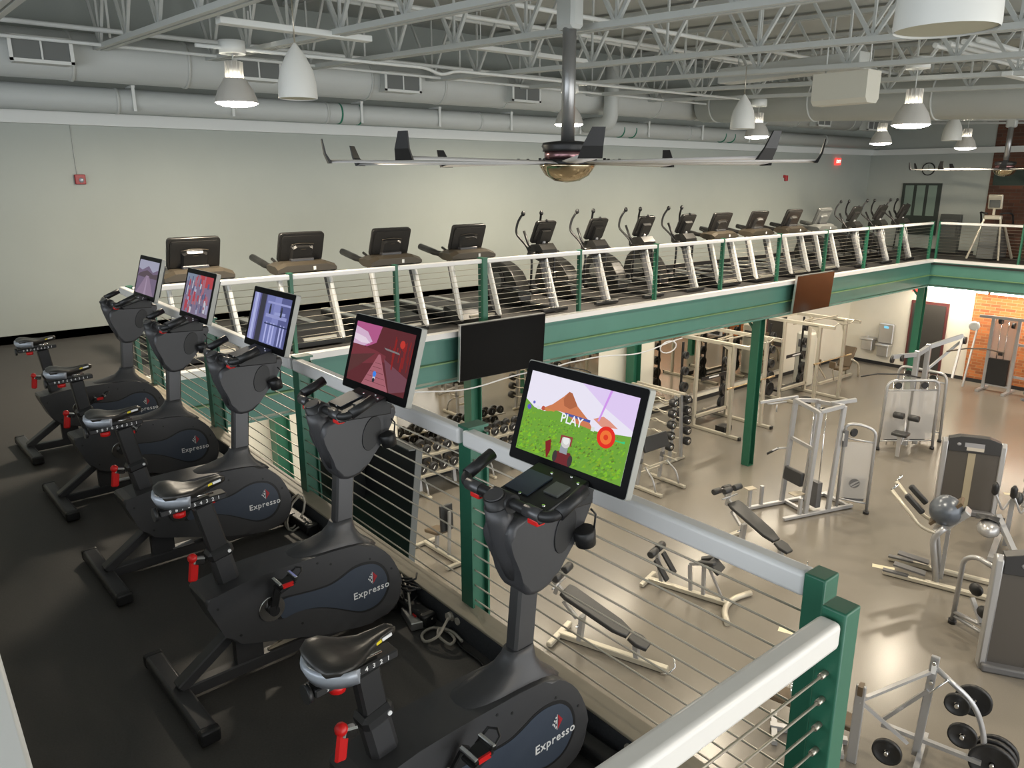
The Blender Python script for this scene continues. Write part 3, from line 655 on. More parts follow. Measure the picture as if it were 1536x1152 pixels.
def make_elliptical(lab):
    t = thing('elliptical_trainer', lab, 'elliptical trainer', (0, 0, 0), 0, 'elliptical trainers on the far balcony')
    B().bar((0, .15, .06), (0, 1.95, .06), .12, .07, bev=.01).box((0, .15, .05), (.6, .08, .06), bev=.01).box((0, 1.95, .05), (.62, .08, .06), bev=.01).go('base_frame', BLACK, t)
    B().bar((.02, .12, .08), (-.0, .45, 1.02), .055, .10, bev=.012).m(1).bar((.0, .17, .08), (-.02, .50, 1.02), .14, .09, bev=.02).go('front_upright', [mat('white_silver_upright', (.72, .72, .71), .3, metal=.2), GUARD], t)
    b = B()
    b.prism(smooth_poly([(.95, .12), (1.15, .02), (1.9, .05), (2.05, .3), (1.95, .66), (1.65, .80), (1.3, .70), (1.05, .42)], 3), 'yz', -.15, .15, bev=.04, seg=2)
    b.go('drive_shroud', CONSB, t)
    for s in (-1, 1):
        B().cyl((s*.155, 1.62, .43), (s*.175, 1.62, .43), .24, 24).m(1).cyl((s*.16, 1.62, .43), (s*.18, 1.62, .43), .17, 24).go('crank_disc', [BLACK, GREYC], t)
        B().bar((s*.22, 1.7, .36), (s*.22, .55, .30), .045, .05, bev=.008).go('pedal_arm', GREYC, t)
        B().box((s*.22, 1.15, .37), (.15, .38, .05), bev=.015, seg=2).go('foot_pedal', BLACK, t)
        hb = rp([(s*.27, .50, .35), (s*.27, .46, .95), (s*.27, .60, 1.15), (s*.30, .88, 1.36), (s*.27, .86, 1.56), (s*.22, .78, 1.70)], .12, 5)
        B().tube(hb, .021, 8).go('moving_handle', BLACK, t)
        B().ball((s*.215, .77, 1.71), (.04, .04, .05), 8).go('handle_end', BLACK, t)
        B().tube(rp([(s*.10, .50, 1.08), (s*.17, .66, 1.14), (s*.17, .80, 1.40)], .08, 4), .024, 8).go('fixed_handle', BLACK, t)
        B().cyl((s*.10, .46, 1.0), (s*.34, .46, 1.0), .065, 12).go('pivot_cover', CONSB, t)
    B().loft([[(-.17, y, z0), (.17, y, z0), (.17, y, z1), (-.17, y, z1)] for y, z0, z1 in ((.30, 1.02, 1.10), (.40, .90, 1.20), (.58, .95, 1.18), (.70, 1.02, 1.12))], smooth=False).go('console_base', CONSB, t)
    M = frame_m((0, .50, 1.41), (1, 0, 0), (0, -.48, 1))
    def rb(w, h, z0, z1, r=.05):
        Q = rp([(-w/2, -h/2, 0), (w/2, -h/2, 0), (w/2, h/2, 0), (-w/2, h/2, 0)], r, 3, True); return [[M@Vector((p.x, p.y, z0)) for p in Q], [M@Vector((p.x, p.y, z1)) for p in Q]]
    co = B().loft(rb(.46, .42, 0, .05)).loft(rb(.42, .37, .05, .065), smooth=False).go('console', CONSB, t)
    B().loft(rb(.41, .36, -.004, .01), smooth=False).go('touch_screen', GLASSB, co)
    B().loft([[M@Vector((x, y, .06)) for x, y in ((-.12, -.26), (.12, -.26), (.12, .08), (-.12, .08))], [M@Vector((x, y, .12)) for x, y in ((-.10, -.26), (.10, -.26), (.10, .06), (-.10, .06))]], smooth=False).m(1).add(B().box((0, .03, .122), (.07, .01, .004)), M).go('mount_housing', [CONSB, WHITE], co)
    B().ball(M@Vector((0, .22, .03)), .03, 8).go('fan_knob', BLACK, co)
    B().bar((0, .48, 1.10), (0, .47, 1.24), .08, .06, bev=.01).go('console_neck', SFRAME, t)
    B().tube(rp([(-.06, .30, .95), (-.10, .22, .75), (-.06, .22, .55), (-.03, .22, .35)], .05, 3), .006, 6).go('hanging_cord', WHITE, t)
    return t
EX = [(7.0, 'elliptical trainer right of the four left treadmills'), (8.33, 'second elliptical trainer from the left'), (9.68, 'third elliptical trainer from the left'), (11.0, 'fourth elliptical trainer from the left, beside a treadmill'),
      (18.15, 'elliptical trainer beside the grey treadmill'), (19.6, 'elliptical trainer second from the far corner'), (21.0, 'elliptical trainer nearest the far corner of the balcony')]
el = make_elliptical(EX[0][1]); el.location = (EX[0][0], .12, 0)
for x, l in EX[1:]: dup(el, (x, .12, 0), 0, l)
# stair climber in the far corner deck
t = thing('stair_climber', 'white stair climbing machine on the right-hand balcony', 'stair climber', (22.5, -1.15, 0), -PI/2)
for s in (-1, 1):
    B().bar((s*.42, .0, .03), (s*.20, .35, 1.25), .05, .05, bev=.01).bar((s*.44, 1.0, .04), (s*.26, .55, 1.0), .05, .05).go('leg', CREAMF, t)
    B().tube(rp([(s*.16, .35, 1.32), (s*.38, .40, 1.36), (s*.42, .62, 1.30), (s*.42, .75, .95)], .1, 4), .025, 8).go('handrail', BLACK, t)
B().prism([(.15, .05), (1.15, .05), (1.15, .45), (.45, 1.0), (.25, 1.0)], 'yz', -.24, .24, bev=.03).go('step_housing', GREYC, t)
for i in range(4): B().box((0, 1.05-.17*i, .52+.15*i), (.44, .2, .04)).go('step', BLACK, t)
B().box((0, .36, 1.22), (.44, .18, .12), bev=.02).box((0, .36, 1.36), (.06, .05, .2)).go('column_cap', CREAMF, t)
c_ = B().box((0, .36, 1.66), (.38, .07, .42), rot=(.2, 0, 0), bev=.03, seg=2).m(1).box((0, .325, 1.60), (.28, .02, .22), rot=(.2, 0, 0), bev=.02).go('console', [CREAMF, GREYC], t)

# ------------------------------------------------------------------ upper wall fittings
t = thing('fire_alarm', 'red fire alarm box on the left part of the grey wall', 'fire alarm', (.31, YN-.002, 2.30))
B().box((0, -.025, 0), (.14, .05, .14), bev=.008).go('housing', mat('red_alarm_box', (.30, .02, .025), .4), t); B().ball((.01, -.05, -.01), (.035, .02, .035), 12).go('strobe', SILV, t)
B().tube([(-.03, -.008, .07), (-.03, -.008, .78)], .005, 6).go('conduit', JOIST, t)
t = thing('fire_alarm', 'small red fire alarm near the far end of the grey wall', 'fire alarm', (19.06, YN-.002, 2.32))
B().box((0, -.03, 0), (.12, .06, .16), bev=.01).box((-.09, -.02, .05), (.06, .04, .08)).go('housing', mat('red_alarm_box', (.35, .02, .025), .4), t)
def exit_sign(loc, lab, rz=0):
    t = thing('exit_sign', lab, 'exit sign', loc, rz)
    B().box((0, -.03, 0), (.32, .05, .21), bev=.006).go('sign_box', EXITR, t)
    B().add(text_bm('EXIT', .13, frame_m((0, -.057, 0), (1, 0, 0), (0, 0, 1)), .001)).go('lettering', EXITW, t)
exit_sign((21.96, YN-.01, 2.83), 'red lit exit sign on the upper grey wall')
exit_sign((25.97, 1.95, -1.46), 'red exit sign by the lower door', PI*.5)
t = thing('wall_clock', 'round black-rimmed wall clock', 'clock', (XE-.01, 1.37, 2.60), -PI/2)
B().lathe([(.20, 0), (.20, .03), (.17, .035), (.17, .02)], (0, 0, 0), (0, -1, 0), 32).go('rim', BLACK, t)
B().cyl((0, 0, 0), (0, -.022, 0), .172, 32).go('face', WALLP, t)
B().bar((0, -.026, 0), (.06, -.026, .07), .008, .004).bar((0, -.026, 0), (-.02, -.026, .14), .006, .004).go('hand', BLACK, t)
# glazed double window unit on the far wall
t = S(B().box((XE-.03, 1.49, 1.35), (.06, 1.20, 1.62)), 'door_1', mat('dark_door_frame', (.03, .04, .035), .4))
for y in (1.86, 1.50, 1.14): S(B().box((XE-.065, y, 1.62), (.01, .26, .95)), 'window_1', mat('dim_green_glass', (.20, .27, .23), .15))
S(B().box((XE-.03, .45, .62), (.3, .6, 1.2), bev=.01).m(1).box((XE-.19, .45, .78), (.02, .42, .55)), 'trim_6', [mat('dark_grey_cabinet', (.08, .085, .08), .4), GREYC])

# ------------------------------------------------------------------ televisions hung on the beams
def tv(loc, w, h, lab, rz=0, tilt=.06, m=TVG):
    t = thing('television', lab, 'television', loc, rz)
    q = B().box((0, 0, 0), (w, .045, h), rot=(tilt, 0, 0), bev=.006).go('screen_case', BLACK, t)
    B().box((0, -.0245, 0), (w-.02, .006, h-.02), rot=(tilt, 0, 0)).go('screen_glass', m, t)
    b = B()
    b.tube([(-w/2, -.02, -h/2), (-w/2, -.02, h/2)], .006, 4) if False else b.box((-w/2, 0, 0), (.008, .05, h), rot=(tilt, 0, 0)).box((0, 0, h/2), (w, .05, .008), rot=(tilt, 0, 0)); b.go('edge_trim', GREYC if rz else ALU, t)
    B().box((0, .12, .05), (.4, .2, .25)).go('wall_bracket', BLACK, t); return t
tv((5.36, -.30, -.30), 1.74, .90, 'black television on the far beam nearest the bikes')
tv((14.8, -.30, -.29), 1.66, .88, 'television with a painted brown reflection on the far beam above the power racks', m=mat('glass_tinted_by_reflection', (.03, .014, .008), .12))  # brown reflection put into the glass base colour
tv((.36, -4.72, .11), 1.66, .92, 'black television hanging outside the bike railing', PI/2, .12)
b = B()
pts = []
for i in range(60):
    x = 2.2+i*.135; pts.append((x, -.13, -.82-.10*abs(math.sin(x*.9))-.03*math.sin(x*3)))
b.tube(pts, .012, 6); b.tube([(9.75+.25*math.cos(a*.5), -.12, -.95+.12*math.sin(a*.5)) for a in range(16)], .012, 6)
tag(b.go('television_cable', mat('white_cable', (.8, .8, .82), .4)), 'white cable sagging under the far beam', 'cable')
b = B().tube([(7.0+.5*math.sin(i*.55), -.1+.1*math.cos(i*.9), -1.02-.10*math.sin(i*.7)) for i in range(14)], .01, 5)
tag(b.go('black_cable', BLACK), 'tangled black cable hanging under the far beam', 'cable')

# ------------------------------------------------------------------ roof steel
def joist(x, y0=2.6, y1=-16.5, big=False, lab=''):
    t = thing('roof_joist', lab, 'roof joist', (x, 0, 0), 0, 'steel roof joists')
    d = .95; w = .035 if not big else .06
    ang = math.atan(.045)
    B().bar((-.045, y0, zr(y0)), (-.045, y1, zr(y1)), .06, .055).bar((.045, y0, zr(y0)), (.045, y1, zr(y1)), .06, .055).go('bottom_chord', JOIST, t)
    B().bar((-.045, y0, zr(y0)+d), (-.045, y1, zr(y1)+d), .06, .055).bar((.045, y0, zr(y0)+d), (.045, y1, zr(y1)+d), .06, .055).go('top_chord', JOIST, t)
    b = B(); n = int((y0-y1)/.62); st = (y0-y1)/n
    for i in range(n):
        ya, yb = y0-i*st, y0-(i+1)*st
        if i % 2 == 0: b.bar((0, ya, zr(ya)+d), (0, yb, zr(yb)), w, w); b.bar((.0, yb, zr(yb)), (0, yb, zr(yb)+d), .025, .025)
        else: b.bar((0, ya, zr(ya)), (0, yb, zr(yb)+d), w, w)
    b.go('web_members', JOIST, t)
ORD = 'first second third fourth fifth sixth seventh eighth ninth tenth eleventh twelfth thirteenth fourteenth fifteenth sixteenth seventeenth'.split()
for i, x in enumerate([-5.2, -3.8, -2.3, -.9, .52, 1.95, 3.4, 5.65, 7.6, 9.5, 11.4, 13.3, 15.2, 17.1, 19.0, 20.9, 22.8]):
    joist(x, lab='white steel roof joist, %s from the left end of the ceiling' % ORD[i])
def pipe(pts, r, lab, m=PIPEW, name='ceiling_pipe', cat='pipe', grp=None, fl=0):
    o = B().tube(pts, r, 10).go(name, m); tag(o, lab, cat, grp); return o
def xl(y, z, x0=-6, x1=24): return [(x0, y, z), (x1, y, z)]
pipe(xl(1.62, 3.93), .022, 'thin white pipe along the ends of the roof joists')
pipe(xl(1.72, 4.12), .03, 'white pipe just behind the joist ends')
pipe(xl(-.9, 4.35), .03, 'white pipe crossing the joists above the far railing', grp='pipes crossing the joists')
pipe(xl(-2.4, 4.2), .028, 'white pipe crossing the joists over the open floor', grp='pipes crossing the joists')
pipe(xl(.4, 4.6), .03, 'white pipe high between the joists above the far balcony', grp='pipes crossing the joists')
pipe(rp([(1.0, -.2, 3.76), (4.1, -.2, 3.78), (4.35, -.2, 3.70), (4.6, -.2, 3.78), (11.5, -.2, 3.82)], .15), .022, 'white conduit with a small kink under the joists')
for j in range(4): pipe([(9.4, -5.2+j*.18, 4.05), (23, -5.2+j*.18, 4.05)], .035, 'white conduit in the bundle at upper right, number %s from the wall side' % ['four', 'three', 'two', 'one'][j], grp='bundled conduits')
def channel(p0, p1, lab, w=.13, h=.06):
    t = thing('ceiling_channel', lab, 'channel', p0); d = Vector(p1)-Vector(p0)
    B().bar((0, 0, 0), d, w, h, bev=.006).go('channel_body', PIPEW, t)
    B().cyl(d*.2, d*.2+Vector((0, 0, .8)), .006, 6).cyl(d*.8, d*.8+Vector((0, 0, .8)), .006, 6).go('hanger_rod', PIPEW, t)
channel((.72, -1.75, 3.76), (2.35, -1.75, 3.76), 'white channel above the white cone speaker')
channel((4.2, -.6, 4.05), (6.9, -.6, 4.05), 'white channel left of the fan pole')
channel((9.4, -5.6, 3.6), (11.6, -5.6, 3.6), 'white channel left of the big speaker')
# ducts
def duct(p0, p1, r, lab, step=1.45, straps=True, reg=None, m=DUCT, green=()):
    t = thing('air_duct', lab, 'duct', (0, 0, 0)); p0, p1 = Vector(p0), Vector(p1); d = (p1-p0); L = d.length; d.normalize()
    B().cyl(p0, p1, r, 28).go('duct_body', m, t)
    s = .4
    while s < L: B().cyl(p0+d*(s-.02), p0+d*(s+.02), r+.012, 28).go('joint_ring', m, t); s += step
    for x in (reg or []):
        rr = B().box((x, p0.y-r-.06, p0.z+.02), (.62, .26, .30)).go('register_box', m, t)
        b = B()
        b.box((x, p0.y-r-.20, p0.z+.155), (.70, .02, .04)).box((x, p0.y-r-.20, p0.z-.115), (.70, .02, .04)).box((x-.33, p0.y-r-.20, p0.z+.02), (.04, .02, .30)).box((x+.33, p0.y-r-.20, p0.z+.02), (.04, .02, .30)).box((x, p0.y-r-.20, p0.z+.02), (.02, .02, .24))
        b.m(1).box((x, p0.y-r-.19, p0.z+.02), (.62, .01, .24)); b.go('register_grille', [PIPEW, DARK], rr)
    if straps:
        s = 1.0
        while s < L: q = p0+d*s; B().box((q.x, q.y-r*.5, q.z+r+.2), (.03, .03, .6)).go('hanger_strap', PIPEW, t); s += 1.9
    return t
duct((-6, 2.35, 3.82), (21, 2.35, 3.98), .30, 'large round duct with square registers along the wall', reg=[-.18, 2.56, 5.0, 7.68, 18.4, 21.2])
d2 = duct((-6, 2.75, 3.36), (23.5, 2.75, 3.40), .165, 'smaller round pipe under the large wall duct', 3.2, False)
for x in [-3, -1, 1.0, 2.4, 4.6, 6.2, 7.9, 9.8, 12, 14, 16]: B().box((x, 2.72, 3.56), (.05, .34, .03)).box((x, 2.57, 3.40), (.04, .025, .34)).go('support_bracket', PIPEW, d2)
GB = mat('green_pipe_marking', (.02, .2, .12), .5)
for x in (4.25, 4.62, 11.2, 11.6, 15, 15.4): B().cyl((x-.015, 2.75, 3.37), (x+.015, 2.75, 3.37), .169, 28).go('marking_band', GB, d2)
duct((13.2, 1.95, 3.97), (13.2, -16, 3.18), .40, 'big round duct crossing the roof at right', 2.4)
b = B().tube(rp([(9.95, 2.55, 3.40), (9.95, 1.84, 3.40), (9.95, 1.84, 4.6)], .2, 5), .15, 16); tag(b.go('duct_elbow', DUCT), 'curved duct elbow rising behind the fan pole', 'duct')
# hanging cabinet and long box
t = thing('hanging_cabinet', 'cream box-shaped cabinet hung under the roof at right', 'cabinet', (8.22, -4.08, 3.46), PI/2)
B().prism([(-.18, -.14), (-.12, -.2), (.12, -.2), (.18, -.14), (.18, .2), (-.18, .2)], 'yz', -.38, .38).go('body', PANELW, t)
B().cyl((-.3, 0, .2), (-.3, 0, .9), .01, 6).cyl((.3, 0, .2), (.3, 0, .9), .01, 6).go('hanger_rod', PIPEW, t)
B().box((-.05, -.19, .08), (.02, .02, .06)).box((.385, .05, .08), (.01, .03, .03)).go('vent_slot', DARK, t)
t = thing('long_duct_box', 'long pale rectangular box beside the cream cabinet', 'duct box', (8.75, -2.9, 3.84), 0)
B().box((0, 0, .03), (.34, 2.3, .22), bev=.01).go('body', JOIST, t); B().cyl((0, -.9, .13), (0, -.9, .7), .01, 6).cyl((0, .9, .13), (0, .9, .7), .01, 6).go('hanger_rod', PIPEW, t)
# pendant lamps
def lamp(loc, lab, top, pw):
    t = thing('pendant_lamp', lab, 'pendant lamp', loc, 0, 'pendant lamps')
    B().lathe([(.245, 0), (.235, .05), (.20, .15), (.14, .24), (.125, .27)], n=28, caps=False).go('lamp_shade', LAMPS, t)
    B().lathe([(.236, .004), (.225, -.012), (.16, -.034), (.08, -.044), (.01, -.046)], n=28).go('lens', GLOW, t)
    h = B().cyl((0, 0, .265), (0, 0, .46), .085, 16)
    for i in range(12): a = 2*PI*i/12; h.box((.09*math.cos(a), .09*math.sin(a), .36), (.03, .006, .19), rot=(0, 0, a))
    h.go('ballast_housing', LAMPS, t)
    B().cyl((0, 0, .45), (0, 0, top-loc[2]-.12), .006, 6).m(1).cyl((0, 0, top-loc[2]-.14), (0, 0, top-loc[2]), .15, 18).go('cord_and_canopy', [PIPEW, PIPEW], t)
    ld = bpy.data.lights.new('lamp_light', 'AREA'); ld.shape = 'DISK'; ld.size = .44; ld.energy = pw; ld.color = (1, .86, .66)
    o = bpy.data.objects.new('lamp_light', ld); COL.objects.link(o); o.parent = t; o.location = (0, 0, -.06)
LP = 165
for loc, lab in [((1.43, -.17, 3.17), 'lit pendant lamp at upper left'), ((7.34, .34, 3.2), 'lit pendant lamp behind the fan pole'), ((12.08, -.23, 3.13), 'lit pendant lamp right beside a white cone speaker'), ((8.94, -4.68, 3.0), 'largest lit pendant lamp at upper right'),
                 ((16.61, -.62, 3.11), 'small lit pendant lamp above the exit sign'), ((19.26, -1.49, 3.04), 'far lit pendant lamp at the right edge'), ((4.0, -13.0, 3.1), 'added unseen pendant lamp out over the open floor'), ((14, -8, 3.1), 'added unseen pendant lamp out over the machines'), ((8.5, -12, 3.1), 'added unseen pendant lamp over the near floor'), ((19, -7.5, 3.1), 'added unseen pendant lamp over the far machines')]:  # last four lamps are out of view, added for overhead light
    lamp(loc, lab, 3.85 if loc[1] > -6 else 3.6, LP)
def speaker(loc, r, h, lab, top):
    t = thing('pendant_speaker', lab, 'speaker', loc, 0, 'white pendant speakers')
    B().lathe([(r*1.0, 0), (r*1.02, h*.03), (r*.98, h*.3), (r*.86, h*.52), (r*.5, h*.78), (r*.12, h*.97), (r*.05, h)], n=28, caps=False).go('shell', SPEAK, t)
    B().cyl((0, 0, .006), (0, 0, .012), r*.97, 28).go('grille', mat('cream_grille', (.5, .48, .36), .6), t)
    B().cyl((0, 0, h), (0, 0, top-loc[2]), .006, 6).go('hanging_cable', CABLE, t)
speaker((.76, -3.32, 2.94), .155, .43, 'white cone speaker at upper left', 3.75); speaker((6.9, -3.42, 2.93), .155, .43, 'white cone speaker near the middle right', 3.7)
speaker((18.6, -1.40, 3.2), .22, .62, 'small far white cone speaker above a lamp', 3.8); speaker((.66, -8.44, 2.76), .155, .5, 'large white speaker cut by the top of the picture', 3.6)

# ------------------------------------------------------------------ ceiling fans
BLADE = mat('light_grey_blade', (.62, .60, .58), .4)
def fan(c, R, n, ph, lab, top):
    t = thing('ceiling_fan', lab, 'ceiling fan', c)
    B().cyl((0, 0, .14), (0, 0, top-c[2]-.25), .065, 20).go('pole', mat('galvanised_pole', (.36, .36, .36), .3, metal=.8), t)
    B().box((0, 0, top-c[2]-.22), (.16, .24, .42), bev=.03).m(1).cyl((.09, 0, top-c[2]-.15), (.1, 0, top-c[2]-.15), .03, 8).cyl((.09, 0, top-c[2]-.3), (.1, 0, top-c[2]-.3), .025, 8).go('mount_bracket', [JOIST, BLACK], t)
    B().lathe([(.06, .22), (.235, .20), (.25, .17), (.235, .14), (.24, .12)], n=24).m(1).lathe([(.225, .14), (.225, .03)], n=12).m(0).lathe([(.26, .045), (.26, -.01), (.20, -.02)], n=24).go('motor_housing', [BLACK, mat('rose_bronze_motor', (.30, .17, .18), .25, metal=.9)], t)
    B().lathe([(.27, .0), (.265, -.02), (.21, -.10), (.12, -.15), (.02, -.165)], n=28).go('hub_dome', mat('bronze_chrome_dome', (.62, .52, .36), .14, metal=1.), t)
    for i in range(n):
        a = ph+2*PI*i/n; M = Matrix.Rotation(a, 4, 'Z')
        b = B(); o = B(); o.loft([[(r_, -.085*w_, .012+.012), (r_, 0, .032), (r_, .085*w_, .004), (r_, 0, .010)] for r_, w_ in ((.24, .7), (.5, 1), (R-.02, .95))])
        b.add(o, M); bl = b.go('blade', BLADE, t)
        b = B(); o = B(); o.loft([[(R-.03, -.08, 0), (R+.0, -.09, .0), (R+.0, .08, 0), (R-.03, .07, 0)], [(R+.02, -.06, .08), (R+.035, -.06, .08), (R+.035, .08, .08), (R+.02, .08, .08)], [(R+.045, -.0, .20), (R+.055, -.0, .20), (R+.055, .09, .20), (R+.045, .09, .20)]], smooth=False)
        b.add(o, M); b.go('winglet', BLACK, bl)
        b = B(); o = B(); o.cyl((.4, 0, .03), (.4, 0, .05), .014, 6).cyl((.5, .02, .03), (.5, .02, .05), .014, 6); b.add(o, M); b.go('bolt', BLACK, bl)
fa = math.atan2(CAM.y+4.1, CAM.x-3.1)
fan((3.1, -4.1, 2.43), 2.24, 10, fa+math.radians(4), 'large ten-bladed ceiling fan with upturned blade tips', 4.05)
fan((20.9, -1.9, 2.52), 2.24, 10, .3, 'far ceiling fan at the right edge of the picture', 4.0)
# ------------------------------------------------------------------ lower floor: free weights
def make_dumbbell(r=.092):
    b = B().m(1).cyl((0, -.105, 0), (0, .105, 0), .018, 10)
    for s in (-1, 1):
        b.m(0).lathe([(r*.8, 0), (r, .010), (r, .075), (r*.85, .085)], (0, s*.09, 0), (0, s, 0), 14)
        b.m(2).prism([(-.02, -.03), (.0, -.03), (.025, .03), (.005, .03)], 'xz', s*.175 if s > 0 else -.178, .178 if s > 0 else s*.175)
    return b.go('dumbbell', [IRON, mat('gold_lit_handle_tint', (.66, .52, .34), .25, metal=.9), WHITE])  # handle colour carries the gold of the warm light
db = make_dumbbell()
def dumbbell_rack():
    x0, x1, y = 5.35, 9.45, 3.62
    t = thing('dumbbell_rack', 'long two-tier dumbbell rack in front of the mirror', 'rack', (0, 0, H))
    for nm, yy, z in (('shelf', y+.08, .94), ('shelf', y-.16, .60)):
        B().box(((x0+x1)/2, yy, z), (x1-x0, .34, .025), rot=(.18, 0, 0)).box(((x0+x1)/2, yy-.17, z-.045), (x1-x0, .02, .05), rot=(.18, 0, 0)).go(nm, CREAMF, t)
    B().box(((x0+x1)/2, y+.32, .76), (x1-x0, .02, .12)).go('back_panel', mat('pale_back_panel', (.62, .62, .62), .4), t)
    for x in (6.2, 7.12, 8.0, 8.87):
        B().bar((x, y+.42, .035), (x, y-.36, .035), .08, .06, bev=.01).go('foot', CREAMF, t)
        B().bar((x, y+.05, .05), (x, y+.16, .9), .06, .08).tube(rp([(x, y-.28, .06), (x, y-.20, .3), (x, y-.02, .52)], .1, 4), .022, 8).go('upright', SFRAME, t)
    n = 0; wd = ['first', 'second', 'third', 'fourth', 'fifth', 'sixth', 'seventh', 'eighth', 'ninth', 'tenth', 'eleventh', 'twelfth', 'thirteenth', 'fourteenth', 'fifteenth', 'sixteenth']
    for tier, yy, z in (('upper', y+.08, 1.068), ('lower', y-.16, .735)):
        for i in range(15):
            o = db if n == 0 else dup(db)
            o.location = (x0+.17+i*.27, yy, H+z); o.rotation_euler = (.18, 0, 0); s = 1.08+.02*((i*3) % 6) if tier == 'upper' else 1.16+.02*(i % 5)
            o.scale = (s, 1, s)
            tag(o, 'round-headed dumbbell, %s from the left on the %s tier' % (wd[i], tier), 'dumbbell', 'dumbbells on the %s rack tier' % tier); n += 1
dumbbell_rack()
def curl_rack():
    cx, y0, y1 = 12.1, 1.25, 2.75
    t = thing('barbell_rack', 'A-shaped rack of short curl bars with black heads', 'rack', (cx, 0, H))
    for y in (y0+.12, y1-.2):
        B().bar((-.34, y, .04), (.34, y, .04), .07, .06, bev=.01).go('foot', CREAMF, t)
        B().bar((-.22, y, .06), (-.10, y, 1.72), .06, .07).bar((.22, y, .06), (.10, y, 1.72), .06, .07).go('upright', SFRAME, t)
    B().bar((-.1, y0, 1.72), (-.1, y1, 1.72), .06, .05).bar((.1, y0, 1.72), (.1, y1, 1.72), .06, .05).bar((-.16, y0+.12, 1.72), (.3, y0+.12, 1.66), .07, .02).bar((0, y0+.1, .2), (0, y1-.1, .2), .06, .05).go('top_rail', CREAMF, t)
    first = None; nm = ['lowest', 'second lowest', 'middle', 'second highest', 'highest']
    for side, sl in ((-1, 'near'), (1, 'far')):
        for i in range(5):
            z = .48+.27*i; x = cx+side*(.33-.02*i)
            if first is None:
                b = B()
                zz = rp([(0, -.62, 0), (0, -.30, 0), (0, -.18, .05), (0, 0, -.02), (0, .18, .05), (0, .30, 0), (0, .62, 0)], .05, 3); b.tube(zz, .017, 8)
                for s in (-1, 1): b.m(1).lathe([(.09, 0), (.105, .015), (.105, .14), (.09, .155)], (0, s*.60, 0), (0, s, 0), 16).m(2).lathe([(.055, .1555), (.055, .158), (.02, .158)], (0, s*.60, 0), (0, s, 0), 12)
                first = b.go('curl_barbell', [CREAMF, IRON, CHROME]); o = first
            else: o = dup(first)
            o.location = (x, 1.98, H+z); tag(o, 'short curl barbell, %s on the %s side of the A-shaped rack' % (nm[i], sl), 'barbell', 'curl barbells on the A-shaped rack')
curl_rack()
def plate_bm(b, c, axis, r, w=.035):
    b.lathe([(.03, 0), (r*.35, 0), (r*.4, w*.35), (r*.82, w*.35), (r*.86, 0), (r, 0), (r, w), (r*.86, w), (r*.8, w*.7), (.03, w*.7)], c, axis, 22, caps=False)
def power_rack(x, lab, n):
    t = thing('power_rack', lab, 'power rack', (x, 0, H), 0)
    W = 1.5; yb, yf = 3.55, 1.25
    for sx in (0, W):
        B().bar((sx, yb, .045), (sx, yf, .045), .09, .08, bev=.01).m(1).box((sx, yf+.0, .045), (.10, .05, .09)).go('base_runner', [CREAMF, BLACK], t)
        B().bar((sx, 1.60, .08), (sx, 1.60, 2.55), .08, .10, bev=.008).go('front_upright', CREAMF, t)
        B().bar((sx, 2.75, .08), (sx, 2.75, 2.5), .08, .10, bev=.008).go('rear_upright', CREAMF, t)
        hb = B()
        for k_ in range(16): hb.box((sx-.042, 1.60, .5+.12*k_), (.004, .03, .03)).box((sx-.042, 2.75, .5+.12*k_), (.004, .03, .03))
        hb.go('pin_hole', DARK, t)
        B().bar((sx, 3.3, 2.52), (sx, 1.15, 2.52), .08, .10, bev=.008).go('top_beam', CREAMF, t)
        B().prism([(1.65, 2.5), (2.0, 2.5), (1.72, 2.35), (1.65, 2.15)], 'yz', sx-.04, sx+.04).go('gusset', CREAMF, t)
        B().bar((sx+(.2 if sx else -.2), 3.1, .3), (sx+(.2 if sx else -.2), 3.1, 2.4), .05, .05).go('storage_post', BLACK, t)
    B().bar((0, 3.25, 2.52), (W, 3.25, 2.52), .08, .08).bar((0, 2.75, .30), (W, 2.75, .30), .08, .08).tube(rp([(0, 1.2, 2.55), (.3, 1.2, 2.62), (.5, 1.2, 2.55), (1.0, 1.2, 2.55), (1.2, 1.2, 2.62), (W, 1.2, 2.55)], .05, 3), .018, 8).m(1).bar((.2, 2.6, 2.4), (W, 1.9, 2.62), .04, .03).bar((.1, 2.2, 2.58), (1.2, 2.5, 2.5), .03, .03).go('cross_member', [CREAMF, CURBT], t)
    B().box((.75, 2.72, 1.35), (1.1, .02, .10)).m(1).box((.75, 2.705, 1.35), (.45, .004, .04)).go('name_plate', [BLACK, WHITE], t)
    B().box((W/2, 2.9, .25), (W-.1, .3, .06)).m(1).box((.35, 2.0, .10), (.34, .3, .14)).go('platform', [BLACK, BLACK], t)
    bb = B().cyl((-.35, 1.50, 1.42), (W+.35, 1.50, 1.42), .015, 10).cyl((-.35, 1.50, 1.42), (-.02, 1.50, 1.42), .025, 10).cyl((W+.02, 1.5, 1.42), (W+.35, 1.5, 1.42), .025, 10)
    o = bb.go('barbell', mat('bronze_steel_bar', (.62, .45, .25), .3, metal=.8)); o.location = (x, 0, H); tag(o, 'bronze coloured barbell racked on the %s power rack' % n, 'barbell')
    wds = ['bottom', 'second', 'third', 'fourth', 'top']
    first = None
    for sd, sx in (('left', -.2), ('right', W+.2)):
        for i, (z, r) in enumerate(((.35, .22), (.75, .17), (1.15, .14), (1.6, .12), (2.05, .10))):
            for f in (0, 1):
                b = B(); plate_bm(b, (0, 0, 0), (0, -1, 0), r, .06 if f == 0 else .04)
                o = b.go('weight_plate', IRON); o.location = (x+sx, 3.06-.075*f-.0, H+z)
                tag(o, 'black weight plate, %s peg of the %s post, %s power rack, %s of two' % (wds[i], sd, n, 'rear' if f == 0 else 'front'), 'weight plate', 'plates stored on the power racks')
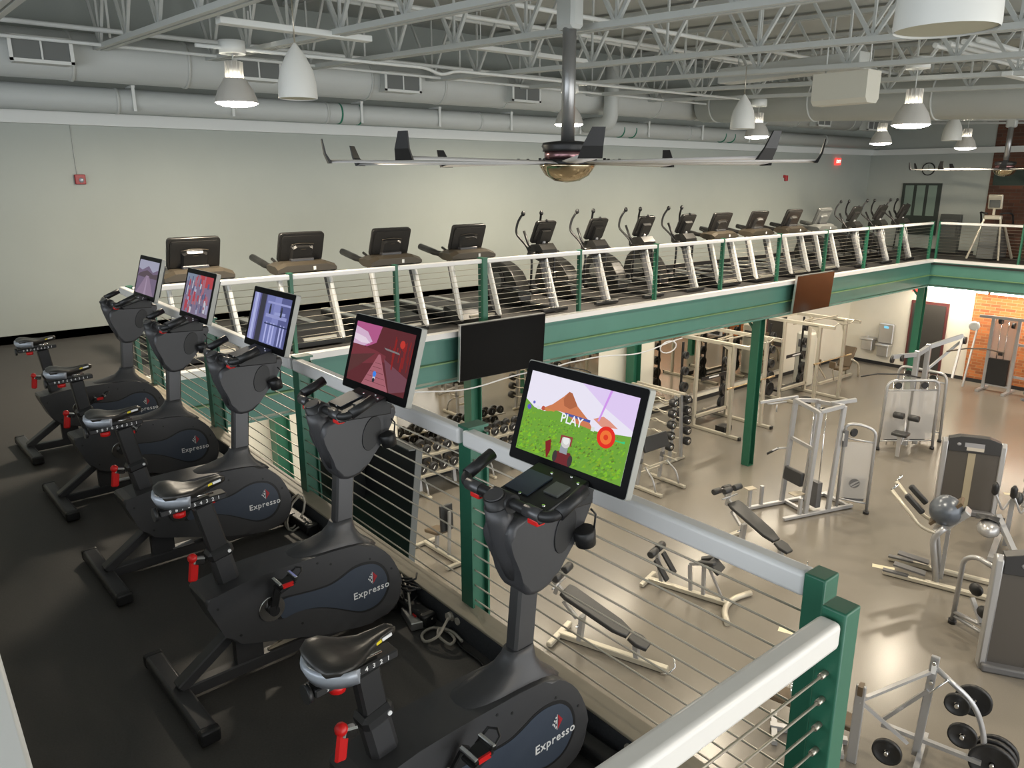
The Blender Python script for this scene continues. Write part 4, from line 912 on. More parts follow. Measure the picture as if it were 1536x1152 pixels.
power_rack(14.62, 'cream power rack behind the tall green column', 'nearer'); power_rack(18.9, 'cream power rack farther off near the cream wall', 'farther')
power_rack(12.62-.9, 'cream power rack behind the curl bar rack', 'leftmost') if False else None

# ------------------------------------------------------------------ benches and machines
def pad(b, c, size, rot=(0, 0, 0), mi=0): return b.m(mi).box(c, size, rot=rot, bev=min(size)*.3, seg=2)
def roller(b, p0, p1, r=.055): return b.lathe([(r*.8, 0), (r, .012), (r, (Vector(p1)-Vector(p0)).length-.012), (r*.8, (Vector(p1)-Vector(p0)).length)], p0, Vector(p1)-Vector(p0), 16)
def upright_bench(loc, rz, lab):
    t = thing('upright_bench', lab, 'weight bench', loc, rz)
    B().bar((0, .60, .05), (0, -.5, .05), .09, .07, bev=.01).bar((-.26, .58, .04), (.26, .58, .04), .08, .06, bev=.01).bar((-.30, -.5, .04), (.30, -.5, .04), .08, .06, bev=.01).go('base_frame', CREAMF, t)
    B().bar((0, -.18, .08), (0, -.22, .95), .06, .03, upv=(0, 1, 0)).bar((0, .2, .06), (0, .18, .40), .06, .06).go('post', SFRAME, t)
    pad(B(), (0, -.12, .80), (.27, .07, .50), rot=(-.05, 0, 0)).go('backrest', VINYL, t)
    pad(B(), (0, .18, .44), (.30, .42, .07), rot=(-.18, 0, 0)).go('seat', VINYLB, t); return t
upright_bench((4.97, 1.0, H), .03, 'small upright bench between the dumbbell rack and the bikes')
upright_bench((3.55, 3.2, H), PI*.8, 'upright bench by the bright wall, seen past the third bike')
def decline_bench(loc, rz, lab, s=1):
    t = thing('decline_bench', lab, 'decline bench', loc, rz)   # head end +x low, rollers at -x high
    B().bar((-.55, 0, .05), (.95, 0, .05), .09, .08, bev=.01).bar((-.55, -.30, .045), (-.55, .30, .045), .08, .07, bev=.012).m(1).tube([(.9, -.1, .05), (1.0, -.12, .08), (1.06, -.05, .16), (1.02, .0, .25)], .012, 6).go('base_frame', [CREAMF, CHROME], t)
    B().bar((-.25, 0, .06), (-.22, 0, .42), .10, .06, upv=(1, 0, 0)).bar((.55, 0, .06), (.52, 0, .26), .08, .06, upv=(1, 0, 0)).bar((-.3, 0, .36), (-.5, .0, .55), .05, .04).m(1).cyl((-.25, -.12, .30), (-.25, .12, .30), .012, 8).go('support_post', [SFRAME, CHROME], t)
    a = math.atan2(.42, 1.1)
    P = [(-.50, -.13), (-.42, -.155), (.30, -.14), (.48, -.08), (.48, .08), (.30, .14), (-.42, .155), (-.50, .13)]
    b = B().prism(P, 'xy', -.03, .03, bev=.015); M = Matrix.Translation((-.02, 0, .54))@Matrix.Rotation(a, 4, 'Y'); b2 = B().add(b, M); b2.go('back_pad', VINYL, t)
    b = B().prism([(.50, -.09), (.62, -.12), (.76, -.07), (.76, .07), (.62, .12), (.50, .09)], 'xy', -.03, .03, bev=.015); B().add(b, M).go('seat_pad', VINYL, t)
    B().bar((-.48, 0, .66), (-.75, 0, .88), .045, .045).bar((-.62, 0, .62), (-.55, 0, .95), .04, .05).cyl((-.74, -.2, .87), (-.74, .2, .87), .014, 8).cyl((-.56, -.2, .80), (-.56, .2, .80), .014, 8).go('roller_frame', SFRAME, t)
    for x, z in ((-.74, .87), (-.52, .96)):
        for s_ in (-1, 1): roller(B(), (x, s_*.04, z), (x, s_*.22, z)).go('foam_roller', VINYL, t)
    return t
def aim(p, q): return math.atan2(q[1]-p[1], q[0]-p[0])
db1 = decline_bench((5.06, -2.85, H), aim((4.8, -2.25), (5.3, -3.7)), 'decline bench nearest the cable railing, four foam rollers')
db2 = decline_bench((9.5, -2.55, H), aim((10.0, -2.0), (9.9, -3.35)), 'decline bench beyond the railing, crossing above the white handrail')
db1.scale = (1.14,)*3; db2.scale = (1.1,)*3
def curl_bench(loc, rz):
    t = thing('leg_curl_bench', 'low bench with two angled pads and a curved front foot', 'exercise bench', loc, rz)
    B().bar((-.75, 0, .05), (.68, 0, .05), .09, .08, bev=.01).bar((-.75, -.26, .045), (-.75, .26, .045), .08, .07, bev=.012).go('base_frame', CREAMF, t)
    B().tube(rp([(.85, -.55, .05), (.66, -.2, .05), (.66, .2, .05), (.85, .55, .05)], .3, 6), .05, 8).go('curved_foot', CREAMF, t)
    B().bar((-.5, 0, .06), (-.62, 0, .62), .05, .06).bar((.02, 0, .06), (-.02, 0, .55), .06, .05).bar((.24, 0, .06), (.22, 0, .62), .07, .05).bar((.58, 0, .08), (.30, 0, .60), .035, .035).bar((-.02, 0, .56), (.28, 0, .66), .05, .05).go('support_post', SFRAME, t)
    for s in (-1, 1):
        roller(B(), (-.62, s*.03, .64), (-.62, s*.25, .64), .065).go('foam_roller', VINYL, t)
        pad(B(), (-.45, s*.15, .38), (.40, .12, .05), rot=(0, .95, 0)).go('shin_pad', VINYL, t)
        pad(B(), (.30, s*.11, .72), (.34, .10, .06), rot=(0, -.3, s*.3)).go('arm_pad', VINYL, t)
    pad(B(), (.42, 0, .66), (.25, .3, .06), rot=(0, .7, 0)).go('chest_pad', VINYL, t)
curl_bench((7.35, -2.75, H), aim((7.18, -2.05), (7.55, -3.4)))
def preacher():
    t = thing('preacher_bench', 'preacher curl bench in front of the curl bar rack', 'weight bench', (10.5, .6, H), 0)
    for x in (-.40, .40):
        B().bar((x, .55, .045), (x, -.48, .045), .08, .07, bev=.01).go('base_runner', CREAMF, t)
        B().bar((x*.95, .25, .08), (x*.9, .15, .98), .07, .06, upv=(0, 1, 0)).m(1).bar((x*.93, .19, .60), (x*.92, .17, .72), .078, .068, upv=(0, 1, 0)).go('upright', [SFRAME, GUARD], t)
        B().tube(rp([(x, -.30, .08), (x, -.22, .35), (x*.9, .05, .55)], .2, 5), .022, 8).go('curved_strut', SFRAME, t)
    B().bar((-.42, .05, .52), (.42, .05, .52), .04, .04).bar((-.35, .22, .35), (.35, .22, .35), .05, .05).tube([(-.36, -.1, .60), (-.36, .2, .62)], .02, 8).tube([(.36, -.25, .62), (.36, .2, .64)], .02, 8).go('cross_bar', CREAMF, t)
    pad(B(), (0, .1, 1.05), (.82, .07, .34), rot=(-.35, 0, 0)).go('arm_pad', VINYL, t)
preacher()
def cable_tower():
    # dip / pull station with weight stack guard
    t = thing('assisted_pull_up_machine', 'silver pull-up and dip machine with a weight stack guard at right', 'exercise machine', (11.6, -1.9, H), aim((11.2, -1.6), (12.9, -2.15)))
    t.location.x -= .2
    # local x: away; y: left
    B().bar((-.55, .32, .05), (1.6, .32, .05), .08, .07, bev=.01).bar((-.2, -.38, .05), (1.6, -.38, .05), .08, .07, bev=.01).bar((.45, -.4, .05), (.45, .34, .05), .07, .06).bar((1.5, -.4, .05), (1.5, .34, .05), .07, .06).go('base_frame', SFRAME, t)
    for x, y, h in ((.35, .32, 2.32), (.35, -.38, 2.25), (.95, -.38, 2.30), (.95, .32, 2.25)):
        B().bar((x, y, .08), (x+.12, y, h), .11, .07, bev=.012, upv=(0, 1, 0)).go('upright', SFRAME, t)
    B().bar((-.2, .32, .05), (-.2, .32, .50), .06, .06).m(0).box((-.35, .32, .40), (.01, .01, .01)).bar((-.5, .32, .06), (-.5, .32, .46), .06, .06).m(1).box((-.5, .32, .49), (.22, .16, .02)).box((.25, -.2, .46), (.28, .2, .02)).m(0).bar((.2, -.38, .06), (.2, -.38, .44), .06, .06).go('step', [SFRAME, CURBT], t)
    b = B().bar((.45, .32, 2.3), (.45, -.38, 2.22), .07, .07).bar((1.05, .32, 2.2), (1.05, -.38, 2.3), .07, .07).bar((.47, .32, 2.3), (1.05, .32, 2.22), .07, .07).bar((.47, -.38, 2.24), (1.05, -.38, 2.3), .07, .07).bar((.42, .32, 1.5), (.42, -.38, 1.45), .05, .07)
    b.bar((-.25, .55, 2.26), (.6, .42, 2.33), .05, .05).bar((1.0, -.1, 2.28), (1.45, -.3, 2.36), .08, .07); b.go('top_frame', SFRAME, t)
    B().tube(rp([(-.02, .62, 2.25), (-.1, .50, 2.22), (.3, .40, 2.26)], .06, 3), .018, 8).tube([(.1, .45, 2.2), (.1, .45, 2.05)], .015, 8).m(1).cyl((-.2, .62, 2.25), (.02, .58, 2.25), .024, 8).go('pull_up_handle', [SFRAME, BLACK], t)
    B().tube(rp([(.38, .36, 1.25), (.20, .42, 1.25), (.0, .50, 1.12)], .05, 3), .02, 8).m(1).cyl((.22, .42, 1.25), (.0, .50, 1.12), .026, 8).go('dip_handle', [SFRAME, BLACK], t)
    pad(B(), (.28, -.03, .78), (.10, .52, .30), rot=(0, .1, 0)).go('knee_pad', VINYL, t)
    B().cyl((.62, -.05, .1), (.62, -.05, 2.2), .006, 6).cyl((.8, -.2, .1), (.8, -.2, 2.2), .012, 8).cyl((.8, .0, .1), (.8, .0, 2.2), .012, 8).m(1).box((.8, -.1, .35), (.12, .3, .55)).go('weight_stack', [CHROME, GUARD], t)
    gd = B().tube(rp([(1.15, -.40, .12), (1.15, -.40, 1.92), (1.40, -.56, 1.92), (1.64, -.72, 1.80), (1.64, -.72, .08)], .18, 6), .032, 10).tube([(1.15, -.40, 1.62), (1.64, -.72, 1.55)], .018, 8).tube([(1.15, -.40, .30), (1.64, -.72, .22)], .02, 8)
    gd.go('guard_frame', SFRAME, t)
    M = frame_m((1.395, -.56, .93), (.49, -.32, 0), (0, 0, 1))
    b = B(); b.add(B().box((0, 0, 0), (.54, 1.22, .006)), M); pn = b.go('guard_panel', SMOKE, t)
    b = B(); q = B().prism([(.1*math.cos(2*PI*i/24), .1*math.sin(2*PI*i/24)-.28) for i in range(24)], 'xy', .004, .006); q.m(1).prism([(-.09, -.32), (-.02, -.26), (.07, -.215), (.085, -.225), (.02, -.275), (-.06, -.345)], 'xy', .006, .008).prism([(-.05, -.36), (.02, -.31), (.09, -.27), (.095, -.285), (.04, -.33), (-.03, -.37)], 'xy', .006, .008); b.add(q, M); b.go('emblem', [GUARD, SFRAME], pn, label='round dark emblem with two pale swooshes')
    b = B(); b.add(B().box((.03, -.42, -.12), (.38, .5, .2)), M); b.go('stack_block', GUARD, t)
    B().cyl((1.27, -.49, 1.75), (1.27, -.53, 1.75), .085, 18).go('pulley', BLACK, t)
    B().box((1.12, -.45, 1.62), (.10, .05, .34)).m(1).box((1.07, -.45, 1.66), (.01, .04, .16)).go('instruction_plate', [GUARD, WHITE], t)
    B().cyl((1.64, -.72, 0), (1.64, -.72, .06), .06, 12).go('rubber_foot', BLACK, t)
cable_tower()
def multi_station():
    t = thing('cable_station', 'four-sided cable station with arched silver guards and a tall mast', 'exercise machine', (17.55, -1.75, H), .1)
    B().bar((-.05, 0, .05), (-.05, 0, 2.55), .12, .12, bev=.01).bar((.25, -.15, .05), (.25, -.15, 2.7), .12, .10, bev=.01).go('mast', SFRAME, t)
    B().bar((-.05, 0, 2.45), (-.75, .35, 2.45), .07, .10).bar((.25, -.15, 2.62), (.75, -.75, 2.92), .08, .10).bar((.75, -.75, 2.92), (.35, -.75, 1.9), .05, .06).bar((.25, -.15, 2.0), (.75, -.7, 2.75), .05, .05).bar((-.05, 0, 2.45), (.25, -.15, 2.62), .1, .1).go('overhead_arm', SFRAME, t)
    for c in ((-.75, .35, 2.38), (-.5, .2, 2.4), (.78, -.80, 2.80)): B().cyl((c[0], c[1]-.03, c[2]), (c[0], c[1]+.03, c[2]), .09, 16).go('pulley', BLACK, t)
    B().tube([(-1.15, .9, 1.92), (-.9, .6, 2.0), (-.5, .1, 2.0), (-.25, -.2, 1.92)], .018, 8).go('pulldown_bar', BLACK, t)
    B().tube([(.5, -.5, 2.52), (.8, -.85, 2.6), (1.1, -1.2, 2.60), (1.4, -1.55, 2.50)], .018, 8).go('pulldown_bar', mat('brown_bar', (.10, .07, .05), .4), t)
    for A_, C_ in (((-.77, .42), (.25, -.56)), ((1.2, .80), (1.0, -.52))):
        A_, C_ = Vector(A_), Vector(C_); w = (C_-A_).length/2; u_ = (C_-A_).normalized(); c, s_ = u_.x, u_.y; cx, cy = (A_+C_)/2
        p = lambda u, z: (cx+c*u, cy+s_*u, z)
        n_ = Vector((-s_, c, 0)) if (-s_*(.2-cx)+c*(0-cy)) > 0 else Vector((s_, -c, 0))
        B().tube(rp([p(-w, .04), p(-w+.05, 1.83), p(w-.05, 1.83), p(w, .04)], .22, 6), .036, 10).tube([p(-w+.06, 1.58), p(w-.06, 1.58)], .018, 8).tube([p(-w, .24), p(w, .24)], .018, 8).go('guard_frame', SFRAME, t)
        for sd in (-1, 1):
            m_ = sd*w*.48
            b = B(); b.add(B().box((0, 0, 0), (w*.86, 1.28, .005)), frame_m(p(m_, .92), (c, s_, 0), (0, 0, 1))); b.go('guard_panel', SMOKE, t)
            for u in (-.1, .1): q_ = Vector(p(m_+u, 0))+n_*.1; B().cyl(q_+Vector((0, 0, .1)), q_+Vector((0, 0, 1.8)), .012, 8).go('guide_rod', CHROME, t)
            b = B(); b.add(B().box((0, 0, 0), (.34, .48, .16), bev=.004), frame_m(Vector(p(m_, .46))+n_*.11, (c, s_, 0), (0, 0, 1))); b.go('weight_stack', BLACK, t)
            B().cyl(p(sd*w, 0), p(sd*w, .07), .055, 12).go('rubber_foot', BLACK, t)
            B().cyl(Vector(p(m_, 1.68))+n_*.05, Vector(p(m_, 1.68))+n_*.1, .085, 14).go('pulley', BLACK, t)
    pad(B(), (-1.0, -.15, .62), (.32, .36, .08)).m(1).bar((-1.05, -.15, .05), (-1.05, -.15, .6), .08, .07).go('seat', [VINYL, SFRAME], t)
    B().tube(rp([(-1.0, -.15, .30), (-.75, -.15, .45), (-.72, -.15, .98)], .15, 5), .03, 8).go('knee_pad_post', SFRAME, t)
    for s_ in (-1, 1): roller(B(), (-.74, -.15+s_*.05, 1.0), (-.74, -.15+s_*.30, 1.0), .08).go('knee_roller', VINYL, t)
multi_station()
def stack_tower(loc, rz, w, h, lab, header=True):
    t = thing('weight_stack_tower', lab, 'exercise machine', loc, rz)   # front faces -x local
    for s in (-1, 1): B().prism([(-.10, 0), (.10, 0), (.10, h-.08), (-.04, h-.02), (-.10, h-.10)], 'xz', s*w/2-.05, s*w/2+.05, bev=.02).go('side_column', SFRAME, t)
    P = [(-w/2+.05, h-.28), (w/2-.05, h-.28), (w/2-.05, h-.02), (w*.25, h+.05), (-w*.25, h+.05), (-w/2+.05, h-.02)]
    B().prism(P, 'yz', -.10, .10, bev=.01).m(1).box((-.105, .0, h-.12), (.01, w*.34, .09)).m(2).box((-.106, -.02, h-.20), (.01, w*.3, .07)).m(1).ball((-.105, w*.27, h-.12), (.01, .04, .035), 8).go('header', [DKHEAD, mat('grey_label', (.3, .3, .32), .5), CORDW], t)
    B().box((-.05, 0, (h-.25)/2), (.03, w-.1, h-.27)).m(1).box((-.07, w*.02, (h-.25)/2), (.008, w*.13, h-.35)).go('front_panel', [BROWNP, mat('tan_strip', (.36, .31, .22), .4)], t)
    B().box((.0, 0, .06), (.36, w+.04, .12), bev=.03, seg=2).go('base', GUARD, t); return t
stack_tower((14.35, -4.35, H), aim((14.3, -4.4), (15.6, -3.5))-.15, 1.02, 1.62, 'tall grey-brown weight stack tower with a dark label panel')
stack_tower((9.3, -7.12, H), aim((9, -6.7), (10.6, -5.8)), 1.22, 1.78, 'weight stack tower cut by the right edge of the picture')
def side_press():
    t = thing('seated_leg_machine', 'leg machine frame attached beside the tower at the right edge', 'exercise machine', (9.75, -6.1, H), aim((9.5, -5.9), (9.2, -6.7)))
    B().tube(rp([(-.22, .0, .04), (-.20, .0, 1.12), (.0, .0, 1.25), (.42, .0, 1.20)], .2, 6), .038, 10).tube([(-.2, 0, .2), (.5, 0, .28)], .035, 8).tube([(-.2, 0, .14), (.6, .05, .10)], .03, 8).bar((.0, .05, .55), (.28, -.05, .30), .06, .05).go('frame_tube', SFRAME, t)
    B().cyl((-.22, 0, 0), (-.22, 0, .07), .06, 12).go('rubber_foot', BLACK, t)
    for z, x in ((.78, .12), (.50, .30)): B().ball((x, -.06, z), (.11, .07, .10), 12).go('round_pad', BLACK, t)
side_press()
def domed():
    o = (10.9, -5.15, H)
    t = thing('standing_leg_machine', 'silver machine with two angled arms and a grey domed cover', 'exercise machine', o, aim((10.25, -4.65), (10.6, -5.85)))
    # local x runs towards the viewer's right (south), y towards far side
    for y in (-.18, .42):
        B().bar((-.75, y, .05), (.85, y, .05), .09, .09, bev=.02).m(1).bar((-.75, y, .09), (-.35, y, .09), .092, .03).go('base_runner', [CREAMF, GUARD], t)
    DX, DZ = -.38, .82
    T = lambda pts: [(x+DX, y, z*DZ) for x, y, z in pts]
    for y in (-.12, .36):
        B().tube(rp(T([(.45, y, .08), (.30, y, 1.05), (.45, y, 1.32)]), .15, 5), .052, 10).go('front_upright', SFRAME, t)
        B().tube(rp(T([(.38, y, 1.15), (.10, y, 1.22), (-.42, y+.1, 1.85)]), .12, 4), .035, 8).go('swing_arm', CREAMF, t)
        B().cyl(*T([(-.42, y+.1, 1.84), (-.34, y+.16, 1.98)]), .02, 8).go('hand_peg', CHROME, t)
        pad(B(), T([(-.05, y+.16, 1.62)])[0], (.40, .10, .10), rot=(0, .75, 0)).go('shoulder_pad', VINYL, t)
        B().box((-.35, y, .20), (.5, .16, .03), rot=(0, .1, 0)).go('foot_plate', GUARD, t)
    B().bar(*T([(.30, .12, 1.05), (.75, .12, 1.68)]), .26, .12, bev=.02).m(1).box((.66+DX, .12, 1.62*DZ), (.16, .2, .04), rot=(0, -.95, 0)).go('head_block', [SFRAME, GUARD], t)
    B().ball((.42+DX, .12, 1.58*DZ), (.26, .30, .26), 20).m(1).bar(*T([(.22, .12, 1.28), (.64, .12, 1.86)]), .34, .05).go('domed_cover', [BALLG, VINYLB], t)
    B().bar((.5+DX, .12, .08), (.5+DX, .12, .95), .2, .06, upv=(1, 0, 0)).go('centre_post', SFRAME, t)
domed()
def arm_machine():
    t = thing('seated_arm_machine', 'seated arm machine with black handles and curved seat at right edge', 'exercise machine', (13.2, -5.6, H), .3)
    B().bar((-.7, .3, .05), (.5, .2, .05), .1, .08).bar((-.2, -.1, .05), (-.2, .35, .7), .1, .08).bar((-.9, -.2, .04), (-.25, .3, .75), .10, .07).bar((.1, .1, .05), (.1, .1, 1.0), .08, .08).go('frame', SFRAME, t)
    B().loft([[(-.45, .45+u, .72-.25*abs(u)), (-.40, .45+u, .76), (.0, .35+u, .62), (.0, .35+u, .54)] for u in (-.18, -.09, 0, .09, .18)], smooth=False).m(1).ball((-.35, .4, .50), (.28, .2, .16), 12).go('seat', [VINYL, SFRAME], t)
    for s in (-1, 1):
        B().tube(rp([(-.55, .25+s*.14, 1.25), (-.25, .1+s*.14, .85), (.1, .0+s*.14, .95)], .1, 4), .02, 8).go('lever_arm', SFRAME, t)
        B().lathe([(.02, 0), (.055, .05), (.055, .2), (.02, .26)], (-.62, .27+s*.14, 1.25), (-.15, 0, 1), 12).go('hand_grip', BLACK, t)
        B().ball((.0, -.1+s*.12, 1.05), (.13, .08, .12), 12).go('elbow_pad', VINYL, t)
    B().bar((0, -.2, 1.05), (.9, -.5, .95), .06, .06).bar((.1, -.05, 1.15), (.9, -.3, 1.2), .05, .05).ball((.15, -.15, 1.25), (.1, .1, .1), 10).go('linkage', SFRAME, t)
arm_machine()
def pole_machine():
    t = thing('overhead_pulley_machine', 'silver overhead machine with a long slanted pole at the right edge', 'exercise machine', (15.85, -5.15, H), .2)
    B().bar((-.15, .15, .05), (.05, .15, 1.95), .10, .08, bev=.01).bar((.05, .15, 1.95), (-.25, .35, 2.45), .04, .04).go('slanted_pole', SFRAME, t)
    B().bar((-.25, .35, 2.50), (1.4, -.5, 2.60), .07, .08).bar((-.15, .35, 2.40), (1.2, -.5, 2.5), .05, .05).go('top_arm', SFRAME, t)
    B().ball((-.30, .40, 2.48), (.16, .10, .08), 12).ball((-.1, .2, 2.62), (.12, .08, .07), 12).tube(rp([(-.4, .5, 2.35), (-.2, .3, 2.25), (.1, .1, 2.3)], .05, 3), .03, 8).go('pulley_cluster', GUARD, t)
    B().cyl((-.16, .15, .55), (-.08, .15, 1.15), .075, 14).go('black_sleeve', BLACK, t)
    B().bar((.9, -.4, .05), (.9, -.4, 2.55), .12, .1).bar((-.2, .15, .04), (.95, -.45, .04), .1, .08).go('rear_frame', SFRAME, t)
pole_machine()
def far_tower():
    t = thing('cable_crossover_tower', 'cable tower with a weight stack in front of the orange brick wall', 'exercise machine', (25.2, -1.2, H), 0)
    for y in (.35, -.40): B().bar((0, y, .05), (.0, y, 2.45), .09, .09).go('upright', SFRAME, t)
    B().bar((-.2, .7, 2.42), (.1, -2.6, 2.42), .07, .09).bar((0, .35, .2), (0, -.4, .2), .06, .06).bar((-.5, .36, .04), (.4, .36, .04), .1, .07).bar((-.5, -.4, .04), (.4, -.4, .04), .1, .07).bar((.1, -.4, 1.6), (.1, -2.6, 1.5), .06, .08).bar((.1, -.4, .55), (.1, -2.6, .5), .06, .08).go('frame', SFRAME, t)
    B().box((.05, 0, 1.25), (.01, .66, 2.2)).go('guard_panel', SMOKE, t)
    B().box((0, 0, .65), (.14, .58, .85)).m(1).cyl((0, -.1, .9), (0, -.1, 2.3), .012, 6).cyl((0, .1, .9), (0, .1, 2.3), .012, 6).m(0).box((0, 0, 1.25), (.05, .12, .12)).go('weight_stack', [BLACK, CHROME], t)
    B().cyl((-.1, .15, 2.32), (-.1, .05, 2.32), .1, 14).cyl((0, -.2, 2.2), (0, -.28, 2.2), .09, 14).go('pulley', BLACK, t)
    B().bar((-.6, .75, .1), (-.05, .75, 2.2), .05, .05).m(1).ball((-.1, .85, 2.05), (.05, .18, .16), 12).go('adjusting_pole', [SFRAME, BAND], t)
    b = B(); b.tube([(.0, -1.3, .1), (-.02, -1.32, 1.0), (.0, -1.35, 1.6)], .02, 6).tube([(0, -1.0, 1.1), (0, -1.3, 1.4), (0, -1.6, 1.2), (0, -1.9, 1.3)], .03, 6); b.go('hanging_strap', BLACK, t)
far_tower()
def recliner():
    t = thing('reclined_leg_machine', 'cream leg machine with a reclined dark backrest by the cream wall', 'exercise machine', (22.6, 2.75, H), 0)
    pad(B(), (.45, .0, .78), (.10, .45, .75), rot=(0, .5, 0)).go('backrest', VINYLB, t); pad(B(), (.1, 0, .42), (.5, .42, .09)).go('seat', VINYLB, t)
    B().tube(rp([(.9, .2, .04), (.85, .2, .5), (.3, .2, .75)], .3, 5), .035, 8).tube(rp([(.9, -.25, .04), (.85, -.25, .5), (.3, -.25, .75)], .3, 5), .035, 8).bar((-1.3, 0, .1), (.9, 0, .08), .08, .08).bar((.1, 0, .1), (.1, 0, .4), .08, .08).go('frame', CREAMF, t)
    for y in (-.25, .25): B().box((-1.0, y, .75), (.06, .2, .22), bev=.01).m(1).bar((-.95, y, .6), (-.6, y*.6, .15), .04, .04).go('foot_pad', [VINYLB, CREAMF], t)
    B().box((-1.45, .5, .9), (.45, .5, 1.8), bev=.05).m(1).box((-1.68, .5, 1.45), (.02, .3, .25)).go('stack_cover', [PANELW, GUARD], t)
recliner()
def plate_tree():
    t = thing('plate_tree', 'silver plate tree with black weight plates at the lower right', 'rack', (6.45, -6.95, H), .25)
    B().bar((0, .15, .05), (-.05, .1, 1.45), .09, .05, bev=.008).m(1).box((-.08, .1, 1.30), (.01, .05, .12)).box((-.08, .1, 1.30), (.012, .03, .08)).go('centre_plate', [SFRAME, WHITE], t)
    B().tube(rp([(-.05, .1, 1.32), (.05, -.35, .95), (.05, -.5, .55), (.05, -.5, .04)], .2, 6), .032, 10).bar((-.05, .12, 1.0), (.0, .55, .35), .06, .04).bar((0, .55, .3), (0, -.5, .28), .06, .05).bar((-.35, .1, .1), (.4, .1, .1), .06, .06).go('frame', SFRAME, t)
    B().bar((-.05, .12, 1.25), (-.5, .75, .85), .05, .035).bar((-.5, .75, .0), (-.5, .75, 1.05), .11, .05, bev=.008).bar((-.5, .75, .85), (-.1, .25, .25), .06, .04).m(1).box((-.5, .75, 1.0), (.115, .055, .12)).go('side_frame', [SFRAME, VINYLB], t)
    B().tube([(-.2, .1, 1.05), (-.05, -.05, 1.2), (-.0, -.1, 1.15)], .012, 6).cyl((-.1, .1, 1.15), (-.15, .1, 1.15), .02, 8).cyl((-.1, .1, 1.4), (-.15, .1, 1.4), .02, 8).go('hook', CHROME, t)
    n = 0; ws = ['small black weight plate on the upper near peg of the plate tree', 'small black weight plate on the lower near peg of the plate tree', 'medium black weight plate on the far upper peg of the plate tree', 'large black weight plate at the foot of the plate tree', 'second large black weight plate at the foot of the plate tree', 'third large black weight plate at the foot of the plate tree', 'black weight plate on the left peg of the plate tree']
    for (x, y, z, r) in ((-.12, -.18, 1.0, .13), (-.10, -.28, .62, .15), (.22, -.32, .90, .19), (.04, -.60, .30, .24), (.15, -.60, .30, .24), (.26, -.62, .30, .23), (-.45, .40, .30, .16)):
        b = B(); plate_bm(b, (0, 0, 0), (-1, 0, 0), r, .045); b.m(1).cyl((.03, 0, 0), (-.08, 0, 0), .022, 10); o = b.go('weight_plate', [IRON, CHROME])
        ca, sa = math.cos(.25), math.sin(.25); o.location = (6.45+x*ca-y*sa, -6.95+x*sa+y*ca, H+z); o.rotation_euler = (0, 0, .25); tag(o, ws[n], 'weight plate', 'plates on the plate tree'); n += 1
plate_tree()
t = thing('flat_bench', 'dark padded bench behind the plate tree at the lower right', 'weight bench', (5.75, -5.75, H), -1.0)
pad(B(), (0, 0, .45), (1.1, .3, .08), rot=(0, .25, 0)).go('pad', VINYLB, t); B().bar((-.4, 0, .05), (.5, 0, .05), .08, .07).bar((-.35, -.3, .04), (-.35, .3, .04), .07, .06).bar((.4, -.3, .04), (.4, .3, .04), .07, .06).bar((0, 0, .06), (0, 0, .42), .07, .07).m(1).cyl((-.2, -.3, .75), (-.2, .1, .75), .03, 10).go('frame', [SFRAME, CHROME], t)
# floor tape marks
def on_floor(x, y, z=H): 
    d = fw+rt*((x-768)/FPX)+up*((576-y)/FPX); return CAM+d*((z-CAM.z)/d.z)
for i, (c, a, lab) in enumerate(((on_floor(1325, 851), -1.15, 'cream tape mark on the lower floor right of the end posts'), (on_floor(1186, 948), -1.2, 'cream tape mark on the lower floor behind the near handrail'), (on_floor(1520, 742), -1.1, 'cream tape mark on the floor by the right edge'))):
    tag(B().box((0, 0, .001), (.36, .13, .002)).go('floor_tape', TAPE), lab, 'tape'); o = bpy.context.scene.objects[-1] if False else COL.objects[-1]; o.location = (c.x, c.y, H); o.rotation_euler = (0, 0, a)
# lower east wall: door, fountain, strip light
S(B().box((XEL-.02, 1.44, -3.13), (.06, 1.25, 2.54)), 'door_2', mat('dark_red_frame', (.12, .03, .03), .5))
S(B().box((XEL-.055, 1.44, -3.16), (.03, 1.10, 2.42)), 'door_3', mat('dim_doorway', (.045, .042, .038), .5))
t = thing('drinking_fountain', 'pair of steel drinking fountains with a bottle filler on the cream wall', 'drinking fountain', (XEL-.02, 3.0, H))
B().box((-.18, .38, .95), (.36, .5, .10), bev=.03, seg=2).box((-.14, .38, .72), (.28, .40, .38), bev=.02).go('basin', ALU, t)
B().box((-.18, -.22, .80), (.36, .5, .10), bev=.03, seg=2).box((-.14, -.22, .57), (.28, .40, .38), bev=.02).go('basin', ALU, t)
B().box((-.08, -.22, 1.22), (.14, .52, .72), bev=.02).m(1).box((-.155, -.22, 1.46), (.01, .16, .08)).go('bottle_filler', [ALU, mat('blue_lit_panel', (.1, .4, .6), .4, emit=(.2, .5, .7), estr=.8)], t)
B().cyl((-.12, -.05, .85), (-.12, -.05, .93), .015, 8).cyl((-.15, .38, 1.0), (-.15, .42, 1.06), .015, 8).go('spout', CHROME, t)
